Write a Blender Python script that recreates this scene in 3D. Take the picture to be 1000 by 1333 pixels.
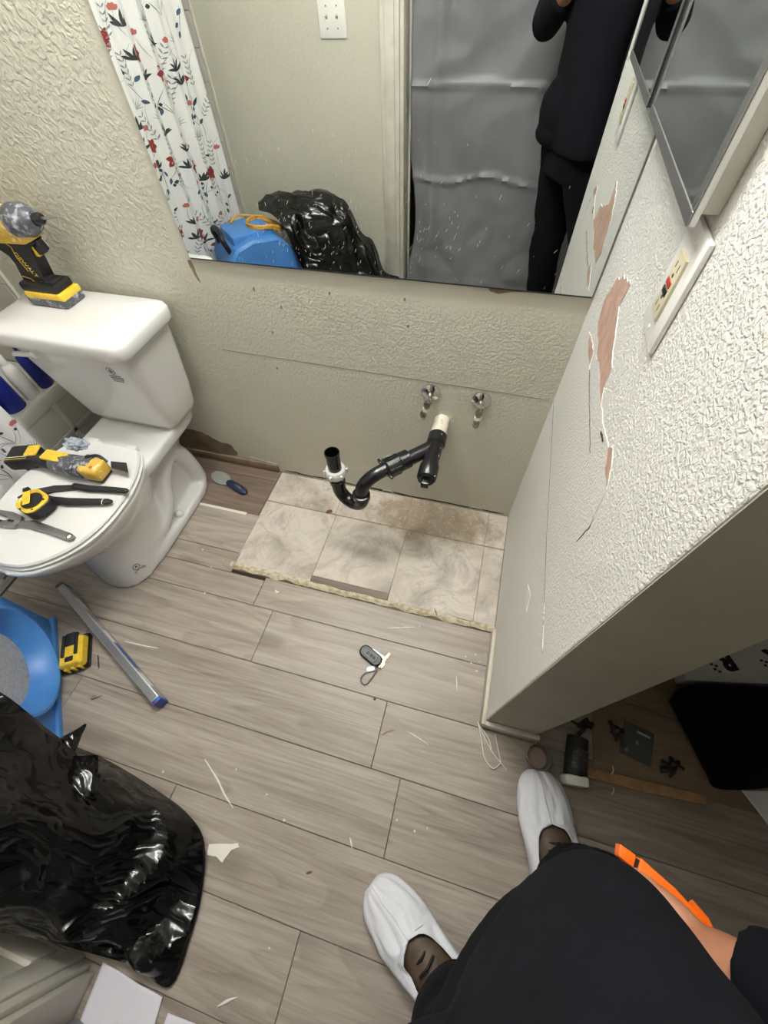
import bpy, bmesh, math, random
from math import sin, cos, pi, radians, sqrt, atan2
from mathutils import Vector, Matrix, noise

for o in list(bpy.data.objects): bpy.data.objects.remove(o, do_unlink=True)
S = bpy.context.scene
COL = S.collection
random.seed(7)

# ------------------------------------------------------------------ camera
CAM = Vector((-0.19545, -0.98500, 1.35))
RX = Vector((0.96434, 0.26238, -0.03471)); RD = Vector((0.19730, -0.80010, -0.56650)); RF = Vector((-0.17641, 0.53945, -0.82333))
cd = bpy.data.cameras.new('camera'); cam = bpy.data.objects.new('camera', cd); COL.objects.link(cam)
m = Matrix.Identity(4)
for i in range(3):
    m[i][0] = RX[i]; m[i][1] = -RD[i]; m[i][2] = -RF[i]; m[i][3] = CAM[i]
cam.matrix_world = m
cd.sensor_fit = 'HORIZONTAL'; cd.sensor_width = 36.0; cd.lens = 36.0*527.67/1000.0; cd.clip_start = 0.005
S.camera = cam

# ------------------------------------------------------------------ world, exposure
w = bpy.data.worlds.new('world'); S.world = w; w.use_nodes = True
w.node_tree.nodes['Background'].inputs[0].default_value = (0.55, 0.6, 0.7, 1)
w.node_tree.nodes['Background'].inputs[1].default_value = 0.05
S.view_settings.view_transform = 'Standard'; S.view_settings.look = 'None'
S.view_settings.gamma = 1.0; S.view_settings.use_curve_mapping = False
S.view_settings.exposure = 1.24
S.cycles.caustics_reflective = False; S.cycles.caustics_refractive = False
BULB = 92.0          # emission of the vanity bulbs (the room's lamp)

FILL_DOME = 9.0           # emission of the added ceiling fill light

# ------------------------------------------------------------------ helpers
def lin(c):
    c /= 255.0
    return c/12.92 if c <= 0.04045 else ((c+0.055)/1.055)**2.4
def rgb(r, g, b): return (lin(r), lin(g), lin(b), 1.0)

class NT:
    def __init__(s, name):
        s.m = bpy.data.materials.new(name); s.m.use_nodes = True
        s.t = s.m.node_tree; s.b = s.t.nodes['Principled BSDF']
    def n(s, typ, **kw):
        nd = s.t.nodes.new(typ)
        for k, v in kw.items(): setattr(nd, k, v)
        return nd
    def l(s, a, b): s.t.links.new(a, b)
    def val(s, sock, v):
        if hasattr(v, 'links') or hasattr(v, 'is_linked'): s.l(v, sock)
        else: sock.default_value = v
    def math(s, op, a, b=0.0, clamp=False):
        nd = s.n('ShaderNodeMath', operation=op); nd.use_clamp = clamp
        s.val(nd.inputs[0], a); s.val(nd.inputs[1], b); return nd.outputs[0]
    def coord(s, kind='Object', scale=(1, 1, 1), loc=None):
        tc = s.n('ShaderNodeTexCoord'); mp = s.n('ShaderNodeMapping')
        s.l(tc.outputs[kind], mp.inputs[0]); mp.inputs['Scale'].default_value = scale
        if loc is not None: s.val(mp.inputs['Location'], loc)
        return mp.outputs[0]
    def noise(s, vec, scale, detail=2.0, rough=0.5, dist=0.0):
        nd = s.n('ShaderNodeTexNoise'); s.l(vec, nd.inputs['Vector'])
        nd.inputs['Scale'].default_value = scale; nd.inputs['Detail'].default_value = detail
        nd.inputs['Roughness'].default_value = rough; nd.inputs['Distortion'].default_value = dist
        return nd.outputs['Fac']
    def ramp(s, fac, stops):
        nd = s.n('ShaderNodeValToRGB'); s.l(fac, nd.inputs[0]); e = nd.color_ramp.elements
        while len(e) < len(stops): e.new(0.5)
        for i, (p, c) in enumerate(stops): e[i].position = p; e[i].color = c
        return nd.outputs[0]
    def mix(s, fac, a, b, mode='MIX'):
        nd = s.n('ShaderNodeMix', data_type='RGBA', blend_type=mode)
        s.val(nd.inputs[0], fac); s.val(nd.inputs[6], a); s.val(nd.inputs[7], b); return nd.outputs[2]
    def bump(s, h, strength, dist):
        nd = s.n('ShaderNodeBump'); s.l(h, nd.inputs['Height'])
        s.val(nd.inputs['Strength'], strength); nd.inputs['Distance'].default_value = dist
        s.l(nd.outputs[0], s.b.inputs['Normal'])
    def set(s, **kw):
        for k, v in kw.items(): s.val(s.b.inputs[k], v)
        return s.m

def pbr(name, col, rough=0.5, metal=0.0, var=None, bump=None, **kw):
    t = NT(name); t.set(Roughness=rough, Metallic=metal)
    if var:
        sc, c2 = var[0], var[1]
        f = t.noise(t.coord(), sc, 5.0, 0.6)
        f = t.ramp(f, [(var[2] if len(var) > 2 else 0.4, (0, 0, 0, 1)), (var[3] if len(var) > 3 else 0.65, (1, 1, 1, 1))])
        t.set(**{'Base Color': t.mix(f, col, c2)})
    else: t.set(**{'Base Color': col})
    if bump: t.bump(t.noise(t.coord(), bump[0], 4.0, 0.6), bump[1], bump[2])
    for k, v in kw.items(): t.val(t.b.inputs[k.replace('_', ' ')], v)
    return t.m

class MB:
    """collects vertices and faces of one mesh"""
    def __init__(s): s.v = []; s.f = []; s.mi = []
    def add(s, vs, fs, mi=0):
        o = len(s.v); s.v += [Vector(p) for p in vs]
        for f in fs: s.f.append([i+o for i in f]); s.mi.append(mi)
        return s
    def box(s, lo, hi, bev=0.0, mi=0, seg=2, M=None):
        bm = bmesh.new(); bmesh.ops.create_cube(bm, size=1.0)
        lo = Vector(lo); hi = Vector(hi); c = (lo+hi)/2; d = hi-lo
        for v in bm.verts: v.co = Vector((v.co.x*d.x, v.co.y*d.y, v.co.z*d.z)) + c
        if bev > 0: bmesh.ops.bevel(bm, geom=bm.edges[:], offset=min(bev, 0.49*min(d)), segments=seg, profile=0.5, affect='EDGES')
        s.bm(bm, mi, M); return s
    def bm(s, bm, mi=0, M=None):
        bm.verts.index_update()
        s.add([(M @ v.co if M else v.co.copy()) for v in bm.verts], [[v.index for v in f.verts] for f in bm.faces], mi); bm.free()
    def loft(s, rings, cap=True, close=False, mi=0):
        n = len(rings[0]); vs = [p for r in rings for p in r]; fs = []
        R = len(rings)
        for i in range(R if close else R-1):
            a = i*n; b = ((i+1) % R)*n
            for j in range(n): fs.append([a+j, a+(j+1) % n, b+(j+1) % n, b+j])
        if cap and not close:
            fs.append(list(range(n))[::-1]); fs.append([(R-1)*n+j for j in range(n)])
        return s.add(vs, fs, mi)
    def tube(s, path, r, seg=12, cap=True, mi=0, flat=1.0):
        path = [Vector(p) for p in path]; n = len(path)
        if not hasattr(r, '__len__'): r = [r]*n
        up = None; rings = []
        for i, p in enumerate(path):
            t = (path[min(i+1, n-1)]-path[max(i-1, 0)]).normalized()
            if up is None:
                a = Vector((0, 0, 1)) if abs(t.z) < 0.9 else Vector((1, 0, 0)); up = (a - t*a.dot(t)).normalized()
            else: up = (up - t*up.dot(t)).normalized()
            sd = t.cross(up)
            rings.append([p + sd*(cos(2*pi*k/seg)*r[i]) + up*(sin(2*pi*k/seg)*r[i]*flat) for k in range(seg)])
        return s.loft(rings, cap, False, mi)
    def lathe(s, prof, axis=(0, 0, 1), org=(0, 0, 0), seg=24, mi=0, cap=True):
        ax = Vector(axis).normalized(); a = Vector((1, 0, 0)) if abs(ax.x) < 0.9 else Vector((0, 1, 0))
        u = (a-ax*a.dot(ax)).normalized(); v = ax.cross(u); org = Vector(org)
        rings = [[org + ax*h + (u*cos(2*pi*k/seg)+v*sin(2*pi*k/seg))*max(r, 1e-5) for k in range(seg)] for r, h in prof]
        return s.loft(rings, cap, False, mi)
    def ell(s, c, r, M=None, seg=16, mi=0):
        c = Vector(c); rings = []
        for i in range(1, seg//2):
            th = pi*i/(seg//2)
            rings.append([Vector((r[0]*sin(th)*cos(2*pi*k/seg), r[1]*sin(th)*sin(2*pi*k/seg), r[2]*cos(th))) for k in range(seg)])
        rings = [[(M @ p if M else p)+c for p in q] for q in rings]
        o = len(s.v); s.loft(rings[::-1], True, False, mi); return s
    def prism(s, poly, d0, d1, M=None, mi=0, bev=0.0):
        """polygon in local xy extruded from z=d0 to z=d1, placed by M"""
        bm = bmesh.new()
        a = sum(poly[i][0]*poly[(i+1) % len(poly)][1]-poly[(i+1) % len(poly)][0]*poly[i][1] for i in range(len(poly)))
        if a < 0: poly = poly[::-1]
        lo = [bm.verts.new((p[0], p[1], d0)) for p in poly]; hi = [bm.verts.new((p[0], p[1], d1)) for p in poly]
        n = len(poly); bm.faces.new(lo[::-1]); bm.faces.new(hi)
        for i in range(n): bm.faces.new((lo[i], lo[(i+1) % n], hi[(i+1) % n], hi[i]))
        if bev > 0:
            bmesh.ops.bevel(bm, geom=bm.edges[:], offset=bev, segments=2, profile=0.5, affect='EDGES', clamp_overlap=True)
        s.bm(bm, mi, M); return s
    def cap(s, p, q, r0, r1, seg=14):
        """tapered capsule"""
        p = Vector(p); q = Vector(q); t = (q-p).normalized()
        pts = []; rr = []
        for k in range(5):
            a = pi/2*k/4; pts.append(p - t*(r0*cos(a))); rr.append(max(r0*sin(a), r0*0.04))
        for k in range(5):
            a = pi/2*k/4; pts.append(q + t*(r1*sin(a))); rr.append(max(r1*cos(a), r1*0.04))
        return s.tube(pts, rr, seg)

def link(name, mesh, parent=None):
    o = bpy.data.objects.new(name, mesh); COL.objects.link(o)
    if parent is not None: o.parent = parent
    return o
def obj(name, mb, mat, parent=None, smooth=True, world=False, ang=35, **props):
    me = bpy.data.meshes.new(name)
    vs = mb.v
    if world and parent is not None:
        Mi = wm(parent).inverted(); vs = [Mi @ v for v in vs]
    me.from_pydata([tuple(v) for v in vs], [], mb.f)
    mats = mat if isinstance(mat, (list, tuple)) else [mat]
    for q in mats: me.materials.append(q)
    if len(mats) > 1: me.polygons.foreach_set('material_index', mb.mi)
    bm = bmesh.new(); bm.from_mesh(me); bmesh.ops.recalc_face_normals(bm, faces=bm.faces[:])
    if smooth:
        for f in bm.faces: f.smooth = True
        for e in bm.edges:
            if len(e.link_faces) == 2 and e.calc_face_angle(0) > radians(ang): e.smooth = False
    bm.to_mesh(me); bm.free(); me.update()
    o = link(name, me, parent)
    for k, v in props.items(): o[k] = v
    return o
def wm(o):
    M = Matrix.LocRotScale(o.location, o.rotation_euler, o.scale)
    return wm(o.parent) @ M if o.parent else M
def tag(o, label, cat, group=None):
    o['label'] = label; o['category'] = cat
    if group: o['group'] = group
    return o
def thing(name, label, cat, loc=(0, 0, 0), rz=0.0, group=None):
    o = bpy.data.objects.new(name, None); COL.objects.link(o); o.empty_display_size = 0.05
    o.location = loc; o.rotation_euler = (0, 0, rz); return tag(o, label, cat, group)
def struct(name, mb, mat, label=None, **kw):
    o = obj(name, mb, mat, **kw); o['kind'] = 'structure'
    if label: o['label'] = label
    return o
def remesh(mb, voxel, smooth=6, fac=0.5):
    me = bpy.data.meshes.new('tmp'); me.from_pydata([tuple(v) for v in mb.v], [], mb.f); 
    bm = bmesh.new(); bm.from_mesh(me); bmesh.ops.recalc_face_normals(bm, faces=bm.faces[:]); bm.to_mesh(me); bm.free()
    o = bpy.data.objects.new('tmp', me); COL.objects.link(o)
    r = o.modifiers.new('r', 'REMESH'); r.mode = 'VOXEL'; r.voxel_size = voxel; r.adaptivity = 0.0
    if smooth:
        sm = o.modifiers.new('s', 'SMOOTH'); sm.iterations = smooth; sm.factor = fac
    dg = bpy.context.evaluated_depsgraph_get(); dg.update()
    e = o.evaluated_get(dg).to_mesh()
    out = MB(); out.add([v.co.copy() for v in e.vertices], [list(p.vertices) for p in e.polygons])
    bpy.data.objects.remove(o, do_unlink=True); bpy.data.meshes.remove(me)
    return out
def bez(pts, n=8):
    """smooth Catmull-Rom path through pts"""
    P = [Vector(p) for p in pts]; P = [P[0]*2-P[1]] + P + [P[-1]*2-P[-2]]; out = []
    for i in range(1, len(P)-2):
        a, b, c, d = P[i-1:i+3]
        for k in range(n):
            t = k/n
            out.append(0.5*((2*b)+(c-a)*t+(2*a-5*b+4*c-d)*t*t+(3*b-a-3*c+d)*t**3))
    out.append(P[-2].copy()); return out
def frame(o, x, y, z=None):
    """matrix whose local x,y map on given world vectors at origin o"""
    x = Vector(x).normalized(); y = Vector(y); y = (y-x*y.dot(x)).normalized(); z = x.cross(y)
    M = Matrix.Identity(4)
    for i in range(3): M[i][0] = x[i]; M[i][1] = y[i]; M[i][2] = z[i]; M[i][3] = o[i]
    return M
def text(name, body, size, M, mat, parent, thick=0.0003, align='CENTER', bold=0.0, world=True):
    cu = bpy.data.curves.new(name, 'FONT'); cu.body = body; cu.size = size; cu.extrude = thick; cu.offset = bold
    cu.align_x = align; cu.align_y = 'CENTER'; cu.resolution_u = 3
    o = bpy.data.objects.new('tmp', cu); COL.objects.link(o)
    dg = bpy.context.evaluated_depsgraph_get(); dg.update()
    me = bpy.data.meshes.new_from_object(o.evaluated_get(dg))
    mb = MB(); mb.add([M @ v.co for v in me.vertices], [list(p.vertices) for p in me.polygons])
    bpy.data.objects.remove(o, do_unlink=True); bpy.data.curves.remove(cu); bpy.data.meshes.remove(me)
    return obj(name, mb, mat, parent, smooth=False, world=world)
def egg(n, fn): return [fn(2*pi*k/n) for k in range(n)]
def rrect(cx, cy, hx, hy, r, z, n=6):
    out = []
    for sx, sy, a0 in ((1, 1, 0), (-1, 1, pi/2), (-1, -1, pi), (1, -1, 1.5*pi)):
        for k in range(n+1):
            a = a0+pi/2*k/n; out.append(Vector((cx+sx*(hx-r)+r*cos(a), cy+sy*(hy-r)+r*sin(a), z)))
    return out

# ------------------------------------------------------------------ materials
def wall_mat(name, c1, c2, scale=70.0, strength=0.55, mask=None, coarse=None):
    t = NT(name); co = t.coord()
    h = t.noise(co, scale, 2.0, 0.45, 0.6)
    if coarse:                                   # coarser sprayed texture left of the mirror
        tc0 = t.n('ShaderNodeTexCoord'); sp0 = t.n('ShaderNodeSeparateXYZ'); t.l(tc0.outputs['Object'], sp0.inputs[0])
        k = t.math('DIVIDE', t.math('SUBTRACT', -0.95, sp0.outputs[0]), 0.25, clamp=True)
        h2 = t.noise(co, coarse, 2.0, 0.45, 0.6)
        h = t.math('ADD', t.math('MULTIPLY', h, t.math('SUBTRACT', 1.0, k)), t.math('MULTIPLY', h2, k))
    h = t.ramp(h, [(0.40, (0, 0, 0, 1)), (0.60, (1, 1, 1, 1))])
    f = t.noise(co, scale*4, 2.0, 0.5)
    hh = t.math('ADD', h, t.math('MULTIPLY', f, 0.22))
    big = t.ramp(t.noise(co, 2.2, 4.0, 0.6), [(0.3, c1), (0.75, c2)])
    t.set(**{'Base Color': big, 'Roughness': 0.62})
    st = strength
    if mask:
        tc = t.n('ShaderNodeTexCoord'); sp = t.n('ShaderNodeSeparateXYZ'); t.l(tc.outputs['Object'], sp.inputs[0])
        st = mask(t, sp.outputs, t.noise(co, 5.0, 3.0)); st = t.math('MULTIPLY', st, strength)
    t.bump(hh, st, 0.0020)
    return t.m
def back_mask(t, xyz, nz):
    x, y, z = xyz
    zz = t.math('ADD', z, t.math('MULTIPLY', t.math('SUBTRACT', nz, 0.5), 0.10))
    xx = t.math('ADD', x, t.math('MULTIPLY', t.math('SUBTRACT', nz, 0.5), 0.06))
    def step(v, a, b):
        return t.math('DIVIDE', t.math('SUBTRACT', v, a), b-a, clamp=True)
    band = t.math('MULTIPLY', step(zz, 0.785, 0.83), step(xx, -1.06, -1.02))      # trowelled strip round the mirror
    low = t.math('MULTIPLY', t.math('SUBTRACT', 1.0, step(zz, 0.40, 0.62)), 0.40)  # flatter finish behind the lost vanity
    return t.math('SUBTRACT', t.math('SUBTRACT', 1.0, t.math('MULTIPLY', band, 0.93)), low, clamp=True)
def right_mask(t, xyz, nz):
    x, y, z = xyz
    zz = t.math('ADD', z, t.math('MULTIPLY', t.math('SUBTRACT', nz, 0.5), 0.15))
    st = t.math('DIVIDE', t.math('SUBTRACT', zz, 0.35), 0.35, clamp=True)
    return t.math('ADD', 0.35, t.math('MULTIPLY', st, 0.65))
M_back = wall_mat('textured_paint_back', rgb(194, 192, 176), rgb(203, 201, 187), 128, 0.56, back_mask, 78)
M_right = wall_mat('textured_paint_right', rgb(216, 215, 210), rgb(224, 223, 218), 190, 0.55, right_mask)
M_wall = wall_mat('textured_paint', rgb(200, 197, 182), rgb(208, 205, 191), 85, 0.35)
M_smoothpaint = pbr('smooth_wall_paint', rgb(190, 185, 170), 0.6, var=(6, rgb(180, 174, 158)), bump=(220, 0.12, 0.002))
M_ceil = pbr('ceiling_paint', rgb(225, 222, 214), 0.8, bump=(60, 0.3, 0.004))
M_trim = pbr('white_trim_paint', rgb(222, 218, 208), 0.45, var=(9, rgb(205, 199, 186)))
M_trimdirty = pbr('scuffed_trim_paint', rgb(205, 198, 182), 0.5, var=(30, rgb(150, 138, 118), 0.5, 0.75))
M_paper = pbr('bare_drywall_paper', rgb(196, 164, 146), 0.9, var=(35, rgb(178, 146, 128)), bump=(300, 0.2, 0.001))
M_browndamage = pbr('bare_brown_board', rgb(138, 120, 98), 0.9, var=(14, rgb(112, 95, 76)), bump=(150, 0.3, 0.002))
M_chip = pbr('torn_paint_edge', rgb(232, 228, 220), 0.7)
M_pencil = pbr('pencil_line', rgb(110, 100, 88), 0.9)
M_subfloor = pbr('grimy_subfloor', rgb(120, 104, 84), 0.85, var=(12, rgb(84, 68, 50)))
M_mirror = pbr('silvered_glass', (0.78, 0.81, 0.79, 1), 0.0, 1.0)
M_mirroredge = pbr('mirror_edge', rgb(60, 62, 58), 0.3, 0.5)
M_porc = pbr('white_porcelain', rgb(218, 218, 217), 0.12, Coat_Weight=0.4)
M_seat = pbr('white_seat_plastic', rgb(222, 222, 221), 0.22)
M_chrome = pbr('chrome', rgb(200, 198, 194), 0.14, 1.0)
M_chromedull = pbr('spattered_chrome', rgb(150, 146, 138), 0.3, 0.9, var=(160, rgb(225, 220, 205), 0.55, 0.62))
M_abs = pbr('black_abs_pipe', rgb(22, 22, 24), 0.25)
M_absspat = pbr('paint_spattered_pipe', rgb(22, 22, 24), 0.28, var=(42, rgb(226, 222, 212), 0.66, 0.68))
M_pvc = pbr('painted_white_pipe', rgb(228, 222, 205), 0.5, var=(60, rgb(190, 175, 145), 0.55, 0.7))
M_white = pbr('white_plastic', rgb(236, 235, 232), 0.35)
M_ivory = pbr('ivory_plastic', rgb(216, 208, 178), 0.4)
M_red = pbr('red_button', rgb(178, 52, 46), 0.4)
M_blk = pbr('black_plastic', rgb(24, 24, 25), 0.45)
M_blkrub = pbr('black_rubber', rgb(32, 31, 33), 0.6)
M_yel = pbr('yellow_plastic', rgb(236, 198, 62), 0.4, var=(40, rgb(220, 178, 46), 0.5, 0.7))
M_yeldirty = pbr('paint_splattered_yellow', rgb(222, 180, 72), 0.45, var=(70, rgb(240, 228, 190), 0.56, 0.64))
M_greydirty = pbr('paint_splattered_grey', rgb(92, 94, 100), 0.4, 0.3, var=(60, rgb(196, 198, 204), 0.52, 0.66))
M_steel = pbr('brushed_steel', rgb(150, 150, 150), 0.35, 0.9)
M_darksteel = pbr('dark_steel', rgb(84, 82, 80), 0.4, 0.8)
M_alu = pbr('anodised_aluminium', rgb(178, 182, 188), 0.4, 0.55)
M_bluetape = pbr('blue_label', rgb(40, 78, 168), 0.4)
M_bluecap = pbr('worn_blue_cap', rgb(40, 88, 180), 0.45, var=(70, rgb(120, 50, 60), 0.56, 0.62))
M_blue = pbr('blue_moulded_plastic', rgb(78, 140, 212), 0.42, var=(8, rgb(66, 126, 200)), bump=(400, 0.05, 0.001))
M_foam = pbr('grey_dusty_filter', rgb(176, 178, 186), 0.95, var=(120, rgb(156, 156, 162)), bump=(300, 0.4, 0.003))
M_cord = pbr('orange_yellow_cord', rgb(214, 160, 60), 0.5)
def bag_mat():
    t = NT('black_plastic_film'); t.set(**{'Base Color': rgb(9, 9, 10), 'Roughness': 0.15, 'Specular IOR Level': 0.40})
    co = t.coord(); wv = t.n('ShaderNodeVectorMath', operation='ADD'); nz = t.n('ShaderNodeTexNoise'); t.l(co, nz.inputs['Vector']); nz.inputs['Scale'].default_value = 6.0
    sc_ = t.n('ShaderNodeVectorMath', operation='SCALE'); t.l(nz.outputs['Color'], sc_.inputs[0]); sc_.inputs['Scale'].default_value = 0.12
    t.l(co, wv.inputs[0]); t.l(sc_.outputs[0], wv.inputs[1])
    mp = t.n('ShaderNodeMapping'); t.l(wv.outputs[0], mp.inputs[0]); mp.inputs['Rotation'].default_value = (0, 0, 0.6); mp.inputs['Scale'].default_value = (2.2, 9.0, 4.0)
    f1 = t.math('ABSOLUTE', t.math('SUBTRACT', t.noise(mp.outputs[0], 1.0, 2.0, 0.5, 0.8), 0.5))
    f2 = t.math('ABSOLUTE', t.math('SUBTRACT', t.noise(mp.outputs[0], 2.7, 1.0, 0.5, 0.5), 0.5))
    h = t.math('ADD', t.math('MULTIPLY', f1, 1.6), t.math('MULTIPLY', f2, 0.6))
    t.bump(h, 0.75, 0.035); return t.m
M_bag = bag_mat()
M_sheet = pbr('grey_plastic_film', rgb(132, 132, 137), 0.42, var=(3, rgb(120, 120, 125)))
M_paperw = pbr('white_paper', rgb(228, 226, 236), 0.8, bump=(30, 0.2, 0.003))
M_black = pbr('black_cotton', rgb(13, 14, 19), 0.95, var=(20, rgb(17, 18, 24)), bump=(500, 0.15, 0.001), Specular_IOR_Level=0.15)
M_pants = pbr('black_work_trousers', rgb(10, 11, 15), 0.92, bump=(420, 0.2, 0.001), Specular_IOR_Level=0.15)
M_skin = pbr('skin', rgb(176, 124, 96), 0.5, var=(30, rgb(166, 112, 86)), Subsurface_Weight=0.05)
M_hair = pbr('dark_hair', rgb(32, 26, 22), 0.6)
M_eye = pbr('eye_white', rgb(225, 222, 215), 0.3)
M_cover = pbr('white_nonwoven_fabric', rgb(226, 228, 236), 0.75, bump=(350, 0.25, 0.001))
M_shoe = pbr('brown_shoe_leather', rgb(92, 74, 58), 0.6, var=(40, rgb(70, 56, 44)))
M_orange = pbr('orange_plastic', rgb(250, 112, 22), 0.4)
M_glassjar = pbr('clear_plastic', rgb(225, 215, 205), 0.1, Transmission_Weight=0.8)
M_wood = pbr('raw_wood', rgb(176, 140, 100), 0.75, var=(40, rgb(150, 115, 80)))
M_splinter = pbr('pale_splinter', rgb(228, 224, 214), 0.8)
M_adhesive = pbr('yellowed_thinset', rgb(212, 203, 178), 0.95, var=(45, rgb(176, 160, 128), 0.45, 0.62), bump=(90, 0.8, 0.006))
M_dkgap = pbr('dark_dirt_and_gap_shade', rgb(48, 40, 32), 0.95)
M_tubwhite = pbr('tub_enamel', rgb(206, 204, 198), 0.25)
M_tile = pbr('glazed_wall_tile', rgb(208, 202, 194), 0.25)
M_grout = pbr('tile_grout', rgb(224, 218, 208), 0.8)
M_navy = pbr('navy_bottle', rgb(30, 38, 120), 0.3)
M_blueb = pbr('blue_pouch', rgb(34, 50, 150), 0.25)
M_amber = pbr('amber_jar', rgb(110, 74, 52), 0.3)
M_green = pbr('dark_green_bottle', rgb(36, 64, 58), 0.25)
M_print = pbr('blue_print', rgb(44, 96, 140), 0.5)
M_inkgrey = pbr('grey_ink', rgb(96, 100, 104), 0.6)
M_ink = pbr('black_ink', rgb(22, 22, 26), 0.6)
M_carton = pbr('white_carton', rgb(206, 204, 204), 0.6)
M_brass = pbr('brass_key', rgb(222, 196, 120), 0.3, 0.8)
M_brown = pbr('brown_leaf_bit', rgb(120, 76, 44), 0.8)
M_wrap = pbr('crumpled_clear_wrap', rgb(186, 194, 206), 0.15, var=(60, rgb(90, 124, 180), 0.55, 0.72), Transmission_Weight=0.35)

def plank_mat(name, light, mid, dark, seed=0.0):
    t = NT(name); oi = t.n('ShaderNodeObjectInfo')
    tc = t.n('ShaderNodeTexCoord'); sp = t.n('ShaderNodeSeparateXYZ'); t.l(tc.outputs['Object'], sp.inputs[0])
    off = t.math('MULTIPLY', oi.outputs['Random'], 37.0)
    cb = t.n('ShaderNodeCombineXYZ')
    t.l(t.math('ADD', sp.outputs[0], off), cb.inputs[0]); t.l(sp.outputs[1], cb.inputs[1]); t.l(off, cb.inputs[2])
    def sc(v):
        mp = t.n('ShaderNodeMapping'); t.l(cb.outputs[0], mp.inputs[0]); mp.inputs['Scale'].default_value = v; return mp.outputs[0]
    # cathedral figure: contour rings of a stretched noise
    fig = t.noise(sc((0.9, 9.0, 1)), 1.0, 1.0, 0.4, 0.15)
    ringv = t.math('FRACT', t.math('MULTIPLY', fig, 13.0))
    ring = t.ramp(ringv, [(0.0, (0.25, 0.25, 0.25, 1)), (0.5, (0.75, 0.75, 0.75, 1)), (0.93, (0.85, 0.85, 0.85, 1)), (1.0, (0.3, 0.3, 0.3, 1))])
    fine = t.noise(sc((9, 210, 1)), 1.0, 5.0, 0.7)
    mid_ = t.noise(sc((3.0, 60, 1)), 1.0, 4.0, 0.65, 0.5)
    broad = t.noise(sc((1.6, 22, 1)), 1.0, 4.0, 0.6)
    g = t.math('ADD', t.math('MULTIPLY', ring, 0.13), t.math('ADD', t.math('ADD', t.math('MULTIPLY', fine, 0.30), t.math('MULTIPLY', mid_, 0.34)), t.math('MULTIPLY', broad, 0.42)))
    g = t.math('ADD', g, t.math('MULTIPLY', t.math('SUBTRACT', oi.outputs['Random'], 0.5), 0.10))
    colr = t.ramp(g, [(0.36, dark), (0.58, mid), (0.82, light)])
    kn = t.noise(sc((3.2, 9, 1)), 1.0, 0.0)
    knot = t.ramp(kn, [(0.20, (1, 1, 1, 1)), (0.27, (0, 0, 0, 1))])
    colr = t.mix(t.math('MULTIPLY', knot, 0.55), colr, dark)
    t.set(**{'Base Color': colr, 'Roughness': t.math('ADD', 0.34, t.math('MULTIPLY', fine, 0.22))})
    t.bump(fine, 0.18, 0.0012)
    return t.m
M_plank = plank_mat('grey_oak_vinyl', rgb(190, 181, 171), rgb(156, 145, 134), rgb(112, 101, 92))
M_plankstain = plank_mat('stained_grey_vinyl', rgb(150, 134, 120), rgb(120, 104, 92), rgb(86, 72, 62))
M_plyboard = plank_mat('brown_subfloor_board', rgb(150, 132, 110), rgb(126, 108, 88), rgb(96, 80, 64))

def stone_mat():
    t = NT('travertine_look_tile'); oi = t.n('ShaderNodeObjectInfo')
    tc = t.n('ShaderNodeTexCoord'); ad = t.n('ShaderNodeVectorMath', operation='ADD')
    t.l(tc.outputs['Object'], ad.inputs[0])
    cb = t.n('ShaderNodeCombineXYZ'); t.l(t.math('MULTIPLY', oi.outputs['Random'], 9.0), cb.inputs[2]); t.l(cb.outputs[0], ad.inputs[1])
    v = ad.outputs[0]
    a = t.noise(v, 6.0, 5.0, 0.62, 0.8); b = t.noise(v, 24.0, 6.0, 0.7, 0.4)
    col = t.ramp(a, [(0.30, rgb(146, 136, 128)), (0.44, rgb(188, 180, 168)), (0.57, rgb(214, 207, 196)), (0.70, rgb(170, 159, 150))])
    vein = t.math('ABSOLUTE', t.math('SUBTRACT', t.noise(v, 7.0, 3.0, 0.5, 1.2), 0.5))
    vein = t.ramp(vein, [(0.0, (1, 1, 1, 1)), (0.018, (0, 0, 0, 1))])
    col = t.mix(t.math('MULTIPLY', vein, 0.35), col, rgb(140, 124, 112))
    col = t.mix(t.math('MULTIPLY', b, 0.35), col, rgb(176, 164, 152))
    # water stain along the wall, with a ragged outline
    sp = t.n('ShaderNodeSeparateXYZ'); t.l(tc.outputs['Object'], sp.inputs[0])
    dx = t.math('ADD', sp.outputs[0], 0.30); dy = t.math('ADD', sp.outputs[1], 0.09)
    d = t.math('ADD', t.math('MULTIPLY', t.math('MULTIPLY', dx, dx), 9.0), t.math('MULTIPLY', t.math('MULTIPLY', dy, dy), 60.0))
    d = t.math('ADD', d, t.math('MULTIPLY', t.math('SUBTRACT', t.noise(tc.outputs['Object'], 13.0, 5.0, 0.65), 0.5), 2.2))
    st = t.ramp(d, [(0.25, (1, 1, 1, 1)), (0.75, (0, 0, 0, 1))])
    col = t.mix(t.math('MULTIPLY', st, 0.62), col, rgb(122, 98, 66))
    crumbs = t.ramp(t.noise(tc.outputs['Object'], 120.0, 2.0), [(0.62, (0, 0, 0, 1)), (0.68, (1, 1, 1, 1))])
    col = t.mix(t.math('MULTIPLY', t.math('MULTIPLY', crumbs, st), 0.8), col, rgb(206, 186, 140))
    t.set(**{'Base Color': col, 'Roughness': 0.5}); t.bump(b, 0.25, 0.003)
    return t.m
M_stone = stone_mat()

# ================================================================== STRUCTURE
W = 0.179                      # plank width
FRONT = -1.51                  # face of the wall behind the photographer
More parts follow.
